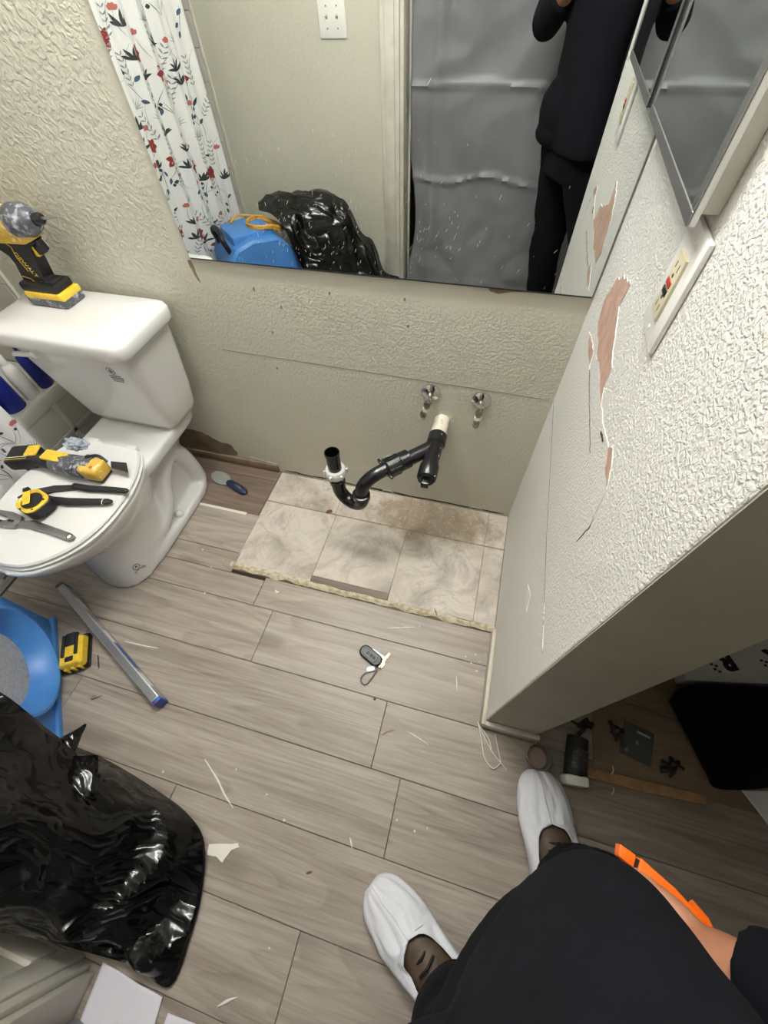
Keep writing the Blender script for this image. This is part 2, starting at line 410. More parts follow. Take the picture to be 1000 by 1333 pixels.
# --- floor: slab + planks + old tiles
floor = struct('floor', MB().box((-2.6, -3.0, -0.06), (1.7, 0.9, -0.006)), M_subfloor, 'grimy subfloor under grey wood-look planks and old stone tiles', smooth=False)
def plank(x0, x1, y0, y1, mat=M_plank, top=0.0, name='plank'):
    g = 0.0007
    mb = MB().box((x0+g, y0+g, -0.006), (x1-g, y1-g, top), 0.0012, seg=1)
    return obj(name, mb, mat, floor, smooth=False)
ROW = [-0.418-W*k for k in range(-2, 15)]     # row k spans ROW[k+1]..ROW[k]
rows = {}
def row(y_hi, y_lo, cuts, x0=-1.75, x1=1.62, mat=M_plank):
    xs = [x0]+[c for c in cuts if x0 < c < x1]+[x1]
    for a, b in zip(xs[:-1], xs[1:]): plank(a, b, y_lo, y_hi, mat)
# left of the exposed tiles
row(0.0, -0.060, [], -1.75, -0.978, M_plankstain)
row(-0.060, -0.239, [], -1.75, -0.978, M_plankstain)
row(-0.239, -0.418, [-1.50], -1.75, -0.972)
plank(-1.75, -0.968, -0.5, -0.418)
plank(-1.75, -0.830, -0.597, -0.5); plank(-0.830, 0.0, -0.597, -0.487)
plank(0.0, 0.0, 0, 0) if False else None
row(-0.597, -0.776, [-0.752, 0.31])
row(-0.776, -0.957, [-1.35, -0.29, 0.77])
row(-0.957, -1.135, [-1.265, -0.204, 0.86])
row(-1.135, -1.314, [-0.807, 0.26])
row(-1.314, -1.493, [-1.42, -0.36, 0.70])
row(-1.493, -1.672, [-0.62, 0.44])
row(-1.672, -1.851, [-1.1, 0.0, 1.05]); row(-1.851, -2.03, [-0.4, 0.66]); row(-2.03, -2.21, [-0.9, 0.2, 1.2])
# the closet side of the partition: brown boards
for a, b, c, d in ((0.143, 0.305, -0.597, 0.5), (0.305, 0.62, -0.597, 0.5), (0.62, 1.62, -0.597, 0.5)):
    plank(a, b, c, d, M_plyboard, -0.001, 'board')
plank(0.305, 1.62, -0.792, -0.6005, M_plyboard, 0.003, 'board')
# exposed stone-look tiles
def tile(x0, x1, y0, y1, top=-0.0015, mat=M_stone):
    g = 0.0008
    return obj('tile', MB().box((x0+g, y0+g, -0.006), (x1-g, y1-g, top), 0.001, seg=1), mat, floor, smooth=False)
for a, b in ((-0.976, -0.676), (-0.676, -0.39), (-0.39, -0.075), (-0.075, 0.0)): tile(a, b, -0.157, -0.002, -0.002)
for a, b in ((-0.976, -0.668), (-0.668, -0.375), (-0.375, -0.074), (-0.074, 0.0)): tile(a, b, -0.462 if a != -0.668 else -0.436, -0.161)
obj('grout_bed', MB().box((-0.978, -0.462, -0.006), (0.0, -0.001, -0.0032)), pbr('tan_floor_grout', rgb(158, 144, 126), 0.9, var=(30, rgb(130, 115, 98))), floor, smooth=False)
# strip of old plank left at the front of the middle tile, and broken adhesive bed
obj('plank_remnant', MB().box((-0.668, -0.462, -0.006), (-0.375, -0.437, 0.0005), 0.001, seg=1), M_plankstain, floor, smooth=False)
mb = MB(); n = 60; top = []; bot = []
for i in range(n+1):
    x = -0.985+0.985*i/n; j = noise.noise((x*14, 1, 0)); k = noise.noise((x*22, 7, 0))
    top.append((x, -0.462+0.009*j+(0.004 if x < -0.7 else 0))); bot.append((x, -0.482-0.011*k-0.004*noise.noise((x*60, 2, 0))))
vs = []; fs = []
for i in range(n+1):
    for q, z in ((top[i], 0.0005), (((top[i][0]), (top[i][1]+bot[i][1])/2), 0.003+0.003*noise.noise((top[i][0]*30, 3, 1))), (bot[i], -0.004)): vs.append((q[0], q[1], z))
for i in range(n):
    for k in range(2): a = i*3+k; fs.append([a, a+1, a+4, a+3])
obj('adhesive_strip', mb.add(vs, fs), M_adhesive, floor)
obj('gap_shadow_strip', MB().box((-0.978, -0.497, -0.006), (0.0, -0.4855, -0.004)), M_dkgap, floor, smooth=False)  # dark colour stands in for the shadow inside the gap
# thin lifted edge strip of vinyl around the toilet side
for x0, x1, y in ((-1.26, -1.03, -0.238),):
    obj('edge_strip', MB().box((x0, y-0.012, -0.002), (x1, y, 0.0016), 0.0008, seg=1), M_splinter, floor, smooth=False)

# --- walls
wall_back = struct('wall_back', MB().box((-2.5, 0.0, -0.06), (0.0, 0.12, 2.44)), M_back, 'beige textured wall behind the mirror, toilet and drain', smooth=False)
wall_right = struct('wall_right', MB().box((0.0, -0.757, 0.0), (0.143, 0.12, 2.44), 0.003, seg=2), M_right, 'white textured partition wall with peeling paint', smooth=False)
# wall end (smooth corner bead face) as a thin skim on the partition's end
obj('end_face', MB().box((0.002, -0.7585, 0.05), (0.141, -0.757, 2.44)), M_smoothpaint, wall_right, smooth=False)
wall_left = struct('wall_left', MB().box((-2.62, -1.63, -0.06), (-2.5, 0.12, 2.44)), M_wall, 'wall beyond the bathtub', smooth=False)
mb = MB().box((-2.5, -1.63, -0.06), (-0.80, FRONT, 2.44)).box((-0.80, -1.63, 2.06), (0.10, FRONT, 2.44)).box((0.10, -1.63, -0.06), (1.62, FRONT, 2.44))
wall_front = struct('wall_front', mb, M_wall, 'beige wall with the sheeted doorway', smooth=False)
struct('wall_hall', MB().box((-1.6, -2.35, -0.06), (1.2, -2.23, 2.44)), M_wall, 'hall wall beyond the doorway', smooth=False)
struct('wall_hall_side', MB().box((-1.6, -2.23, -0.06), (-1.5, -1.63, 2.44)).box((1.1, -2.23, -0.06), (1.2, -1.63, 2.44)), M_wall, smooth=False)
struct('wall_closet', MB().box((0.143, 0.5, -0.06), (1.62, 0.62, 2.44)).box((1.62, -1.63, -0.06), (1.74, 0.62, 2.44)), M_wall, 'closet walls beyond the partition', smooth=False)
struct('ceiling', MB().box((-2.62, -2.35, 2.44), (1.74, 0.62, 2.52)), M_ceil, smooth=False)

# trim at the foot of the partition (wraps its end)
bb = struct('baseboard_right', MB().box((-0.012, -0.772, 0.0), (0.0, -0.487, 0.05), 0.003), M_trimdirty, 'narrow scuffed baseboard round the partition end')
obj('end_piece', MB().box((-0.012, -0.772, 0.0), (0.150, -0.7585, 0.046), 0.003), M_trim, bb)
bbk = struct('baseboard_back', MB().box((-1.56, -0.010, 0.0), (-0.985, 0.0, 0.045), 0.002), M_browndamage, 'broken dark baseboard stub beside the toilet')
bbf = struct('baseboard_front', MB().box((-1.74, FRONT, 0.0), (-0.905, FRONT+0.012, 0.085), 0.003), M_trim)

# door casing + jamb
cs = struct('trim_1', MB().box((-0.895, FRONT, 0.0), (-0.812, FRONT+0.016, 2.14), 0.003), M_trim, 'white door casing beside the sheeted doorway')
obj('casing_bead', MB().box((-0.875, FRONT+0.016, 0.0), (-0.832, FRONT+0.024, 2.10), 0.004), M_trim, cs)
obj('jamb', MB().box((-0.812, -1.63, 0.0), (-0.795, FRONT+0.004, 2.06), 0.002), M_trim, cs)
obj('stop', MB().box((-0.795, -1.629, 0.0), (-0.784, -1.61, 2.06), 0.002), M_trim, cs)
c2 = struct('trim_2', MB().box((0.115, FRONT, 0.0), (0.195, FRONT+0.016, 2.14), 0.003), M_trim, 'white door casing on the hinge side')
obj('jamb', MB().box((0.098, -1.63, 0.0), (0.115, FRONT+0.004, 2.06), 0.002), M_trim, c2)
obj('head_casing', MB().box((-0.895, FRONT, 2.06), (0.195, FRONT+0.016, 2.14), 0.003), M_trim, c2)

# --- wall damage: torn patches, chips and lines
def ragged(poly, amp=0.004, sub=5, seed=0):
    out = []
    for i in range(len(poly)):
        a = Vector(poly[i]); b = Vector(poly[(i+1) % len(poly)])
        for k in range(sub):
            p = a.lerp(b, k/sub); q = Vector((p.x*60, p.y*60, seed))
            out.append((p.x+amp*noise.noise(q), p.y+amp*noise.noise(q+Vector((9, 3, 1)))))
    return out
Mx = frame((-0.0, 0, 0), (0, 1, 0), (0, 0, 1))          # local x=Y, y=Z, z=+X
def patch(name, poly, wall, M, mat, th, rim=None, amp=0.004, seed=0, sub=5):
    poly = ragged(poly, amp, sub, seed)
    o = obj(name, MB().prism(poly, -th, th*0.5, M), mat, wall, smooth=False)
    if rim:
        c = Vector((sum(p[0] for p in poly)/len(poly), sum(p[1] for p in poly)/len(poly)))
        vs = []; fs = []; n = len(poly)
        for i, p in enumerate(poly):
            q = Vector(p); d = (q-c).normalized(); e = 0.0012+0.006*max(0.0, noise.noise(Vector((p[0]*38, p[1]*38, 5+seed))))
            vs.append(M @ Vector((q.x-d.x*0.0008, q.y-d.y*0.0008, -th*1.0))); vs.append(M @ Vector((q.x+d.x*0.001, q.y+d.y*0.001, -th*1.3))); vs.append(M @ Vector((q.x+d.x*e, q.y+d.y*e, th)))
        for i in range(n):
            j = (i+1) % n
            for k in range(2): fs.append([i*3+k, i*3+k+1, j*3+k+1, j*3+k])
        obj('torn_rim', MB().add(vs, fs), rim, o)
    return o
patch('peeled_patch', [(-0.142, 0.972), (-0.20, 1.0), (-0.235, 1.004), (-0.229, 0.965), (-0.287, 0.944), (-0.342, 0.927), (-0.355, 0.896), (-0.387, 0.881), (-0.327, 0.882), (-0.224, 0.874), (-0.133, 0.883), (-0.111, 0.918)], wall_right, Mx, M_paper, 0.0010, M_right, 0.008, seed=1)
patch('peeled_patch', [(-0.094, 0.840), (-0.14, 0.848), (-0.191, 0.860), (-0.218, 0.836), (-0.144, 0.830)], wall_right, Mx, M_paper, 0.0008, M_right, 0.006, seed=2)
patch('peeled_patch', [(-0.50, 0.901), (-0.516, 0.915), (-0.545, 0.905), (-0.568, 0.888), (-0.528, 0.885)], wall_right, Mx, M_paper, 0.0008, M_right, 0.005, seed=3)
patch('peeled_patch', [(-0.515, 0.446), (-0.554, 0.477), (-0.581, 0.451), (-0.56, 0.44), (-0.542, 0.425)], wall_right, Mx, M_chip, 0.001, M_chip, 0.006, seed=4)
def crack(pts, wall, M, w=0.0016, mat=M_pencil, amp=0.003, name='crack'):
    P = bez([(p[0], p[1], 0) for p in pts], 10); L = []; R = []
    for i, p in enumerate(P):
        t = (P[min(i+1, len(P)-1)]-P[max(i-1, 0)]).normalized(); nn = Vector((-t.y, t.x, 0)); j = amp*noise.noise(p*70)
        wd = w*(0.5+abs(noise.noise(p*130)))*(1 if 0 < i < len(P)-1 else 0.1); L.append(p+nn*(j+wd/2)); R.append(p+nn*(j-wd/2))
    obj(name, MB().prism([(q.x, q.y) for q in L+R[::-1]], -0.0009, 0.0004, M), mat, wall, smooth=False)
crack([(-0.218, 0.836), (-0.33, 0.832), (-0.447, 0.832)], wall_right, Mx, 0.003)
crack([(-0.387, 0.881), (-0.44, 0.885), (-0.50, 0.90)], wall_right, Mx, 0.008, M_chip)
crack([(-0.44, 0.878), (-0.47, 0.882)], wall_right, Mx, 0.005, M_dkgap)
crack([(-0.568, 0.888), (-0.589, 0.831), (-0.584, 0.766)], wall_right, Mx, 0.005, M_chip)
crack([(-0.571, 0.880), (-0.591, 0.825), (-0.586, 0.77)], wall_right, Mx, 0.002)
crack([(-0.01, 0.583), (-0.24, 0.585), (-0.466, 0.587), (-0.722, 0.60)], wall_right, Mx, 0.0012, M_inkgrey, 0.0005, 'pencil_line')
crack([(-0.62, 0.594), (-0.66, 0.596), (-0.715, 0.60)], wall_right, Mx, 0.003, M_chip, 0.0005, 'scratch')
My = frame((0, 0, 0), (1, 0, 0), (0, 0, 1))              # local x=X, y=Z, z=-Y
My = My @ Matrix.Scale(-1, 4, (0, 0, 1))                 # z towards the wall
crack([(-1.03, 0.590), (-0.7, 0.586), (-0.35, 0.581), (-0.011, 0.576)], wall_back, My, 0.0013, M_inkgrey, 0.0004, 'pencil_line')
patch('damaged_patch', [(-1.50, 0.045), (-1.48, 0.16), (-1.393, 0.174), (-1.301, 0.168), (-1.24, 0.13), (-1.182, 0.118), (-1.165, 0.07), (-1.19, 0.046)], wall_back, My, M_browndamage, 0.001, None, 0.008, seed=5)
patch('chipped_spot', [(-1.026, 0.86), (-1.026, 0.84), (-1.018, 0.806), (-1.012, 0.80), (-1.014, 0.83), (-1.016, 0.86)], wall_back, My, M_browndamage, 0.0008, None, 0.002, seed=6)
patch('chipped_spot', [(-0.232, 0.866), (-0.225, 0.856), (-0.205, 0.852), (-0.18, 0.857), (-0.15, 0.862), (-0.15, 0.866)], wall_back, My, M_browndamage, 0.0008, None, 0.002, seed=7)
random.seed(3)
for x, z in ((-0.85, 0.80), (-0.78, 0.757), (-0.42, 0.745), (-0.83, 0.675), (-0.63, 0.81), (-0.43, 0.815), (-0.85, 0.55)):
    patch('chipped_spot', [(x-0.003, z-0.002), (x+0.001, z-0.006), (x+0.004, z+0.002), (x, z+0.005)], wall_back, My, M_browndamage, 0.0005, None, 0.002, seed=random.random()*9, sub=2)
crack([(-0.985, 0.045), (-1.05, 0.052), (-1.11, 0.062)], wall_back, My, 0.009, M_chip, 0.004, 'torn_paint_strip')
crack([(-0.96, 0.012), (-0.70, 0.008), (-0.40, 0.006), (-0.02, 0.008)], wall_back, My, 0.010, M_dkgap, 0.004, 'dirt_line')
for a, b in ((-0.95, -0.90), (-0.78, -0.72), (-0.52, -0.47), (-0.16, -0.10)):
    crack([(a, 0.006), ((a+b)/2, 0.012), (b, 0.005)], wall_back, My, 0.008, M_chip, 0.004, 'torn_paint_strip')

# --- tiled tub surround: 4-inch tiles on back and front walls beside the tub
TS = 0.1085
tb = struct('trim_3', MB().box((-2.5, -0.006, 0.40), (-1.752, 0.0, 1.92)), M_grout, 'grout bed of the tub surround at the back wall', smooth=False)
tf = struct('trim_4', MB().box((-2.5, FRONT, 0.40), (-1.752, FRONT+0.006, 1.92)), M_grout, 'grout bed of the tub surround at the front wall', smooth=False)
obj('edge_trim', MB().box((-1.752, -0.012, 0.40), (-1.738, 0.0, 1.93), 0.005), M_trim, tb)
obj('edge_trim', MB().box((-1.752, FRONT, 0.0), (-1.738, FRONT+0.012, 1.93), 0.005), M_trim, tf)
tme = None
for par, yy in ((tb, -0.0085), (tf, FRONT+0.0085)):
    for i in range(6):
        for k in range(14):
            x = -1.752-TS*(i+0.5); z = 0.405+TS*(k+0.5)
            if tme is None:
                q = obj('tile', MB().box((-TS/2+0.0012, -0.004, -TS/2+0.0012), (TS/2-0.0012, 0.004, TS/2-0.0012), 0.0012, seg=1), M_tile, par, smooth=False); tme = q.data
            else: q = link('tile', tme, par)
            q.location = (x, yy, z)

# ================================================================== LAMP (vanity bar over the mirror, above the picture)
vl = thing('vanity_light', 'chrome bar light with round bulbs above the mirror', 'light', (-0.52, 0.0, 2.02))
obj('backplate', MB().box((-0.38, -0.028, -0.055), (0.38, 0.0, 0.055), 0.006), M_chrome, vl)
t = NT('lit_bulb_glass'); t.set(**{'Base Color': (1, 1, 1, 1), 'Emission Color': (0.985, 0.98, 0.95, 1), 'Emission Strength': BULB}); M_bulb = t.m
for k in range(4):
    x = -0.285+0.19*k
    obj('socket', MB().lathe([(0.025, 0.028), (0.025, 0.152), (0.018, 0.160)], (0, -1, 0), (x, 0, 0), 16), M_chrome, vl)
    obj('bulb', MB().ell((x, -0.20, 0), (0.047, 0.047, 0.047), seg=12), M_bulb, vl)

cl = thing('added_ceiling_light', 'added unseen round white ceiling light, fill for the back wall', 'light', (-0.85, -0.58, 2.44))  # unseen ceiling lamp, added as fill to brighten the back wall
obj('base_ring', MB().lathe([(0.15, 0.0), (0.15, -0.03), (0.135, -0.035)], (0, 0, 1), (0, 0, 0), 28), M_white, cl)
t = NT('added_fill_diffuser'); t.set(**{'Base Color': (1, 1, 1, 1), 'Emission Color': (0.985, 0.98, 0.95, 1), 'Emission Strength': FILL_DOME}); M_filldome = t.m
obj('fill_diffuser', MB().lathe([(0.133, -0.03), (0.12, -0.06), (0.08, -0.08), (0.02, -0.088)], (0, 0, 1), (0, 0, 0), 28), M_filldome, cl)

# ================================================================== MIRROR, CABINET, OUTLET, SWITCH
mr = thing('wall_mirror', 'large frameless wall mirror above the missing vanity', 'mirror', (-0.5075, 0.0, 0.868))
obj('pane', MB().box((-0.5025, -0.006, 0.0), (0.5025, -0.0055, 1.0)), M_mirror, mr, smooth=False)
obj('backing', MB().box((-0.5025, -0.0055, 0.0), (0.5025, 0.0, 1.0)), M_mirroredge, mr, smooth=False)
obj('smooth_edge', MB().box((-0.5025, -0.0064, -0.003), (0.5025, 0.0, 0.0)), M_mirroredge, mr, smooth=False)

mb = MB(); random.seed(31)
for k in range(230):
    u_ = random.random(); x = random.uniform(-0.30, 0.20) if u_ < 0.7 else random.uniform(-0.45, 0.42); z = abs(random.gauss(0, 0.12))+0.004; ln = random.uniform(0.001, 0.009); wd = random.uniform(0.0003, 0.0008); a = 1.2+random.gauss(0, 0.35)
    dx, dz = cos(a)*ln, sin(a)*ln; ex, ez = -sin(a)*wd, cos(a)*wd
    mb.add([(x, -0.0062, z), (x+ex, -0.0062, z+ez), (x+dx+ex, -0.0062, z+dz+ez), (x+dx, -0.0062, z+dz)], [[0, 1, 2, 3]])
sp_ = obj('spatter', mb, M_chip, mr, smooth=False, label='dried white spatter on the glass'); sp_['kind'] = 'stuff'

mc = thing('medicine_cabinet', 'mirrored medicine cabinet on the partition wall', 'cabinet', (0.0, -0.238, 1.163))
obj('body', MB().box((-0.020, -0.20, 0.008), (0.0, 0.20, 0.65), 0.002), M_trim, mc)
dr = obj('door', MB().box((-0.027, -0.210, 0.0), (-0.020, 0.210, 0.66), 0.0015), M_white, mc)
obj('mirror_pane', MB().box((-0.0285, -0.196, 0.014), (-0.0275, 0.196, 0.646)), M_mirror, dr, smooth=False)
for lo, hi in (((-0.0295, -0.210, 0.0), (-0.0268, 0.210, 0.014)), ((-0.0295, -0.210, 0.646), (-0.0268, 0.210, 0.66)), ((-0.0295, 0.196, 0.014), (-0.0268, 0.210, 0.646)), ((-0.0295, -0.210, 0.014), (-0.0268, -0.196, 0.646))):
    obj('frame_strip', MB().box(lo, hi, 0.001, seg=1), M_steel, dr)

ot = thing('outlet', 'ivory test-button outlet in a white cover plate below the mirrored cabinet', 'outlet', (0.0, -0.4275, 1.096))
pl = obj('cover_plate', MB().box((-0.007, -0.043, -0.062), (0.0, 0.043, 0.062), 0.003), M_white, ot)
rc = obj('receptacle', MB().box((-0.0105, -0.0165, -0.034), (-0.006, 0.0165, 0.034), 0.001), M_ivory, ot, label='ivory outlet face')
obj('reset_button', MB().box((-0.0118, -0.009, 0.0008), (-0.0100, 0.009, 0.0075), 0.0005), M_red, rc)
obj('test_button', MB().box((-0.0118, -0.009, -0.0085), (-0.0100, 0.009, -0.0018), 0.0005), M_blk, rc)
for sz in (1, -1):
    for dy, h in ((-0.0065, 0.008), (0.0065, 0.0065)):
        obj('slot', MB().box((-0.0107, dy-0.0009, sz*0.022-h/2), (-0.0100, dy+0.0009, sz*0.022+h/2)), M_blk, rc, smooth=False)
    obj('ground_hole', MB().lathe([(0.0024, 0.0100), (0.0024, 0.0108)], (-1, 0, 0), (0, 0, sz*0.022-0.010*sz), 10), M_blk, rc)
    obj('screw', MB().lathe([(0.003, 0.0065), (0.003, 0.0076), (0.002, 0.008)], (-1, 0, 0), (0, 0, sz*0.050), 12), M_white, pl)

sw = thing('light_switch', 'white double switch plate on the wall beside the doorway', 'switch', (-1.10, FRONT, 1.137))
spl = obj('cover_plate', MB().box((-0.059, 0.0, -0.058), (0.059, 0.007, 0.058), 0.003), M_white, sw)
for sx in (-0.023, 0.023):
    obj('toggle', MB().prism([(0.005, -0.006), (0.018, 0.004), (0.016, 0.010), (0.005, 0.006)], -0.004, 0.004, frame((sx, 0, 0), (0, 1, 0), (0, 0, 1))), M_ivory, sw)
    for sz in (-0.03, 0.03): obj('screw', MB().lathe([(0.003, 0.006), (0.003, 0.0076)], (0, 1, 0), (sx, 0, sz), 10), M_steel, spl)

# ================================================================== TOILET
TX = -1.357
tl = thing('toilet', 'white two-piece toilet with a closed lid', 'toilet', (TX, -0.40, 0.0))
def oval(z, yf, yb, hx, n=40, pw=2.0, yw=None):
    """egg: front end yf, back end yb, widest hx"""
    yc = yw if yw is not None else (yf+yb)/2; out = []
    for k in range(n):
        a = 2*pi*k/n; c, s_ = cos(a), sin(a)
        q = lambda v: math.copysign(abs(v)**(2/pw), v)
        out.append(Vector((TX+hx*q(c), yc+(yb-yc if s_ > 0 else yc-yf)*q(s_), z)))
    return out
mb = MB()
mb.loft([oval(0.205, -0.635, -0.30, 0.105), oval(0.24, -0.68, -0.28, 0.125, yw=-0.5), oval(0.29, -0.745, -0.27, 0.157, yw=-0.52), oval(0.335, -0.783, -0.265, 0.180, yw=-0.53), oval(0.36, -0.795, -0.26, 0.19, yw=-0.53), oval(0.378, -0.796, -0.26, 0.19, yw=-0.53)])
mb.loft([oval(0.0, -0.662, -0.36, 0.112, pw=2.6), oval(0.03, -0.662, -0.36, 0.110, pw=2.6), oval(0.12, -0.655, -0.34, 0.105, pw=2.5), oval(0.21, -0.65, -0.32, 0.108, pw=2.3), oval(0.29, -0.68, -0.28, 0.13)])     # front column
mb.loft([oval(0.0, -0.60, -0.115, 0.118, pw=4.5), oval(0.035, -0.60, -0.115, 0.118, pw=4.5), oval(0.042, -0.60, -0.118, 0.112, pw=4.5)])                            # foot
mb.loft([oval(0.03, -0.42, -0.13, 0.062, pw=3), oval(0.2, -0.45, -0.10, 0.066, pw=3), oval(0.34, -0.45, -0.05, 0.10, pw=3.5)])                              # spine
mb.loft([oval(0.318, -0.40, -0.035, 0.135, pw=5), oval(0.335, -0.42, -0.03, 0.15, pw=5), oval(0.37, -0.42, -0.03, 0.152, pw=5), oval(0.376, -0.42, -0.034, 0.148, pw=5)])  # deck
for sx in (-1, 1):   # trapway swelling on both flanks
    p = bez([(TX+sx*0.072, -0.52, 0.10), (TX+sx*0.074, -0.43, 0.075), (TX+sx*0.074, -0.35, 0.12), (TX+sx*0.072, -0.29, 0.21), (TX+sx*0.070, -0.22, 0.255), (TX+sx*0.066, -0.165, 0.21), (TX+sx*0.064, -0.145, 0.12), (TX+sx*0.062, -0.14, 0.03)], 5)
    mb.tube(p, [0.036]*len(p), 14)
rb = remesh(mb, 0.0075, 8, 0.5)
obj('bowl', rb, M_porc, tl, world=True, ang=80)
mb = MB()
mb.loft([rrect(TX, -0.120, 0.150, 0.062, 0.03, 0.378), rrect(TX, -0.121, 0.168, 0.076, 0.04, 0.386), rrect(TX, -0.122, 0.178, 0.085, 0.045, 0.41), rrect(TX, -0.124, 0.188, 0.092, 0.042, 0.48), rrect(TX, -0.131, 0.206, 0.106, 0.038, 0.64), rrect(TX, -0.135, 0.211, 0.111, 0.036, 0.703)])
tk = obj('tank', mb, M_porc, tl, world=True, ang=50)
mb = MB()
mb.loft([rrect(TX, -0.142, 0.215, 0.112, 0.034, 0.701), rrect(TX, -0.146, 0.231, 0.124, 0.038, 0.706), rrect(TX, -0.146, 0.236, 0.127, 0.04, 0.716), rrect(TX, -0.146, 0.236, 0.127, 0.04, 0.741), rrect(TX, -0.146, 0.232, 0.123, 0.04, 0.750), rrect(TX, -0.146, 0.222, 0.114, 0.036, 0.7545), rrect(TX, -0.146, 0.10, 0.05, 0.03, 0.756)])
obj('tank_lid', mb, M_porc, tl, world=True, ang=50)
def ring_seat(z0, z1, off=0.0):
    prof = [(-1.0, z0), (-1.0, z1)]
    return z0, z1
SEAT = [(0.0, -0.782), (0.055, -0.772), (0.105, -0.742), (0.150, -0.692), (0.179, -0.630), (0.190, -0.560), (0.188, -0.49), (0.173, -0.42), (0.147, -0.36), (0.118, -0.322), (0.10, -0.315)]
def seat_ring(z, grow=0.0):
    cx, cy = 0.0, -0.54; pts = []
    P = bez([(x, y, 0) for x, y in SEAT], 4)
    full = [(p.x, p.y) for p in P] + [(-p.x, p.y) for p in P[::-1][:-1]]
    for x, y in full:
        d = Vector((x-cx, y-cy)); l = d.length; d = d*((l+grow)/l); pts.append(Vector((TX+cx+d.x, cy+d.y, z)))
    return pts
obj('seat', MB().loft([seat_ring(0.374, -0.010), seat_ring(0.377, 0.0), seat_ring(0.386, 0.002), seat_ring(0.389, -0.003)]), M_seat, tl, world=True)
ld = obj('lid', MB().loft([seat_ring(0.391, -0.012), seat_ring(0.3915, -0.004), seat_ring(0.398, -0.002), seat_ring(0.4035, -0.007), seat_ring(0.4055, -0.02), seat_ring(0.406, -0.10)]), M_seat, tl, world=True)
for sx in (-0.075, 0.075): obj('hinge', MB().box((TX+sx-0.02, -0.335, 0.374), (TX+sx+0.02, -0.30, 0.398), 0.006), M_seat, tl, world=True)
lv = obj('flush_lever', MB().tube(bez([(TX-0.12, -0.236, 0.668), (TX-0.15, -0.246, 0.668), (TX-0.20, -0.248, 0.664)], 4), [0.009]*9, 10, flat=0.7), M_white, tl, world=True)
obj('lever_boss', MB().lathe([(0.016, 0.0), (0.016, 0.012), (0.01, 0.02)], (0, -1, 0), (TX-0.13, -0.228, 0.668), 16), M_white, lv, world=True)
for sx in (-1, 1):
    obj('bolt_cap', MB().lathe([(0.017, -0.01), (0.017, 0.006), (0.015, 0.014), (0.010, 0.021), (0.003, 0.024)], (0, 0, 1), (TX+sx*0.094, -0.335, 0.040), 16), M_porc, tl, world=True)
# printed marks on tank front and on the column
def decal(name, cx, z, cy, nrm, up, sc, parent, mat=M_inkgrey, lift=0.0):
    nn_ = Vector(nrm).normalized(); cx += nn_.x*lift; cy += nn_.y*lift; z += nn_.z*lift
    M = frame((cx, cy, z), Vector(up).cross(Vector(nrm)), up)
    obj('round_mark', MB().lathe([(0.0115*sc, 0.0), (0.0115*sc, 0.0006)], nrm, (cx, cy, z), 20), M_inkgrey, parent, world=True)
    obj('round_mark', MB().lathe([(0.0095*sc, 0.0), (0.0095*sc, 0.0008)], nrm, (cx, cy, z), 20), M_porc, parent, world=True)
    obj('drop_mark', MB().prism([(0, 0.0075*sc), (0.005*sc, -0.001*sc), (0.0035*sc, -0.006*sc), (-0.0035*sc, -0.006*sc), (-0.005*sc, -0.001*sc)], 0.0, 0.001, M), mat, parent, world=True, smooth=False)
    random.seed(5)
    for k in range(4):
        x = -0.016*sc
        while x < 0.016*sc:
            wd = random.uniform(0.003, 0.008)*sc
            obj('print_line', MB().box((x, -0.018*sc-0.006*sc*k, 0.0), (x+wd, -0.0155*sc-0.006*sc*k, 0.0006), M=M), M_inkgrey, parent, world=True, smooth=False); x += wd+0.002*sc
decal('mark', TX+0.118, 0.648, -0.2385, (0, -1, -0.10), (0, -0.10, 1), 1.15, tk, M_print)
from mathutils.bvhtree import BVHTree
bvh = BVHTree.FromPolygons([tuple(v) for v in rb.v], rb.f)
loc, nrm, _, _ = bvh.find_nearest(Vector((TX+0.110, -0.600, 0.085)))
decal('mark', loc.x, loc.z, loc.y, nrm, (0, 0, 1), 1.1, tl, M_inkgrey, 0.0015)

# ================================================================== DRAIN TRAP AND VALVES
pt = thing('drain_trap', 'black plastic sink drain trap hanging open from the wall', 'pipe', (-0.303, 0.0, 0.44))
PX, PZ = -0.303, 0.44
obj('wall_stub', MB().lathe([(0.025, 0.0), (0.025, 0.055), (0.024, 0.075), (0.021, 0.076)], (0, -1, 0), (PX, 0, PZ), 24), M_pvc, pt, world=True, label='white painted pipe stub')
wy = obj('wye', MB().lathe([(0.026, 0.070), (0.029, 0.072), (0.029, 0.108), (0.024, 0.112), (0.024, 0.205)], (0, -1, 0), (PX, 0, PZ), 24).tube([(PX, -0.115, PZ), (PX-0.085, -0.205, PZ)], 0.0225, 22), M_absspat, pt, world=True)
obj('cleanout_hub', MB().lathe([(0.0245, 0.198), (0.0285, 0.2), (0.0285, 0.245), (0.026, 0.249)], (0, -1, 0), (PX, 0, PZ), 24), M_absspat, pt, world=True)
pg = obj('cleanout_plug', MB().lathe([(0.023, 0.247), (0.023, 0.255), (0.014, 0.257)], (0, -1, 0), (PX, 0, PZ), 24), M_abs, pt, world=True)
obj('plug_square', MB().box((PX-0.011, -0.275, PZ-0.011), (PX+0.011, -0.255, PZ+0.011), 0.002), M_abs, pg, world=True)
d45 = Vector((-0.707, -0.707, 0)); b0 = Vector((PX, -0.115, PZ))
def at(d): return b0+d45*d
obj('branch_hub', MB().lathe([(0.024, 0.095), (0.0285, 0.097), (0.0285, 0.128), (0.027, 0.13)], d45, b0, 24), M_abs, pt, world=True)
mb = MB(); rings = []
for r, h in ((0.027, 0.130), (0.031, 0.132), (0.031, 0.172), (0.027, 0.176)): rings.append((r, h))
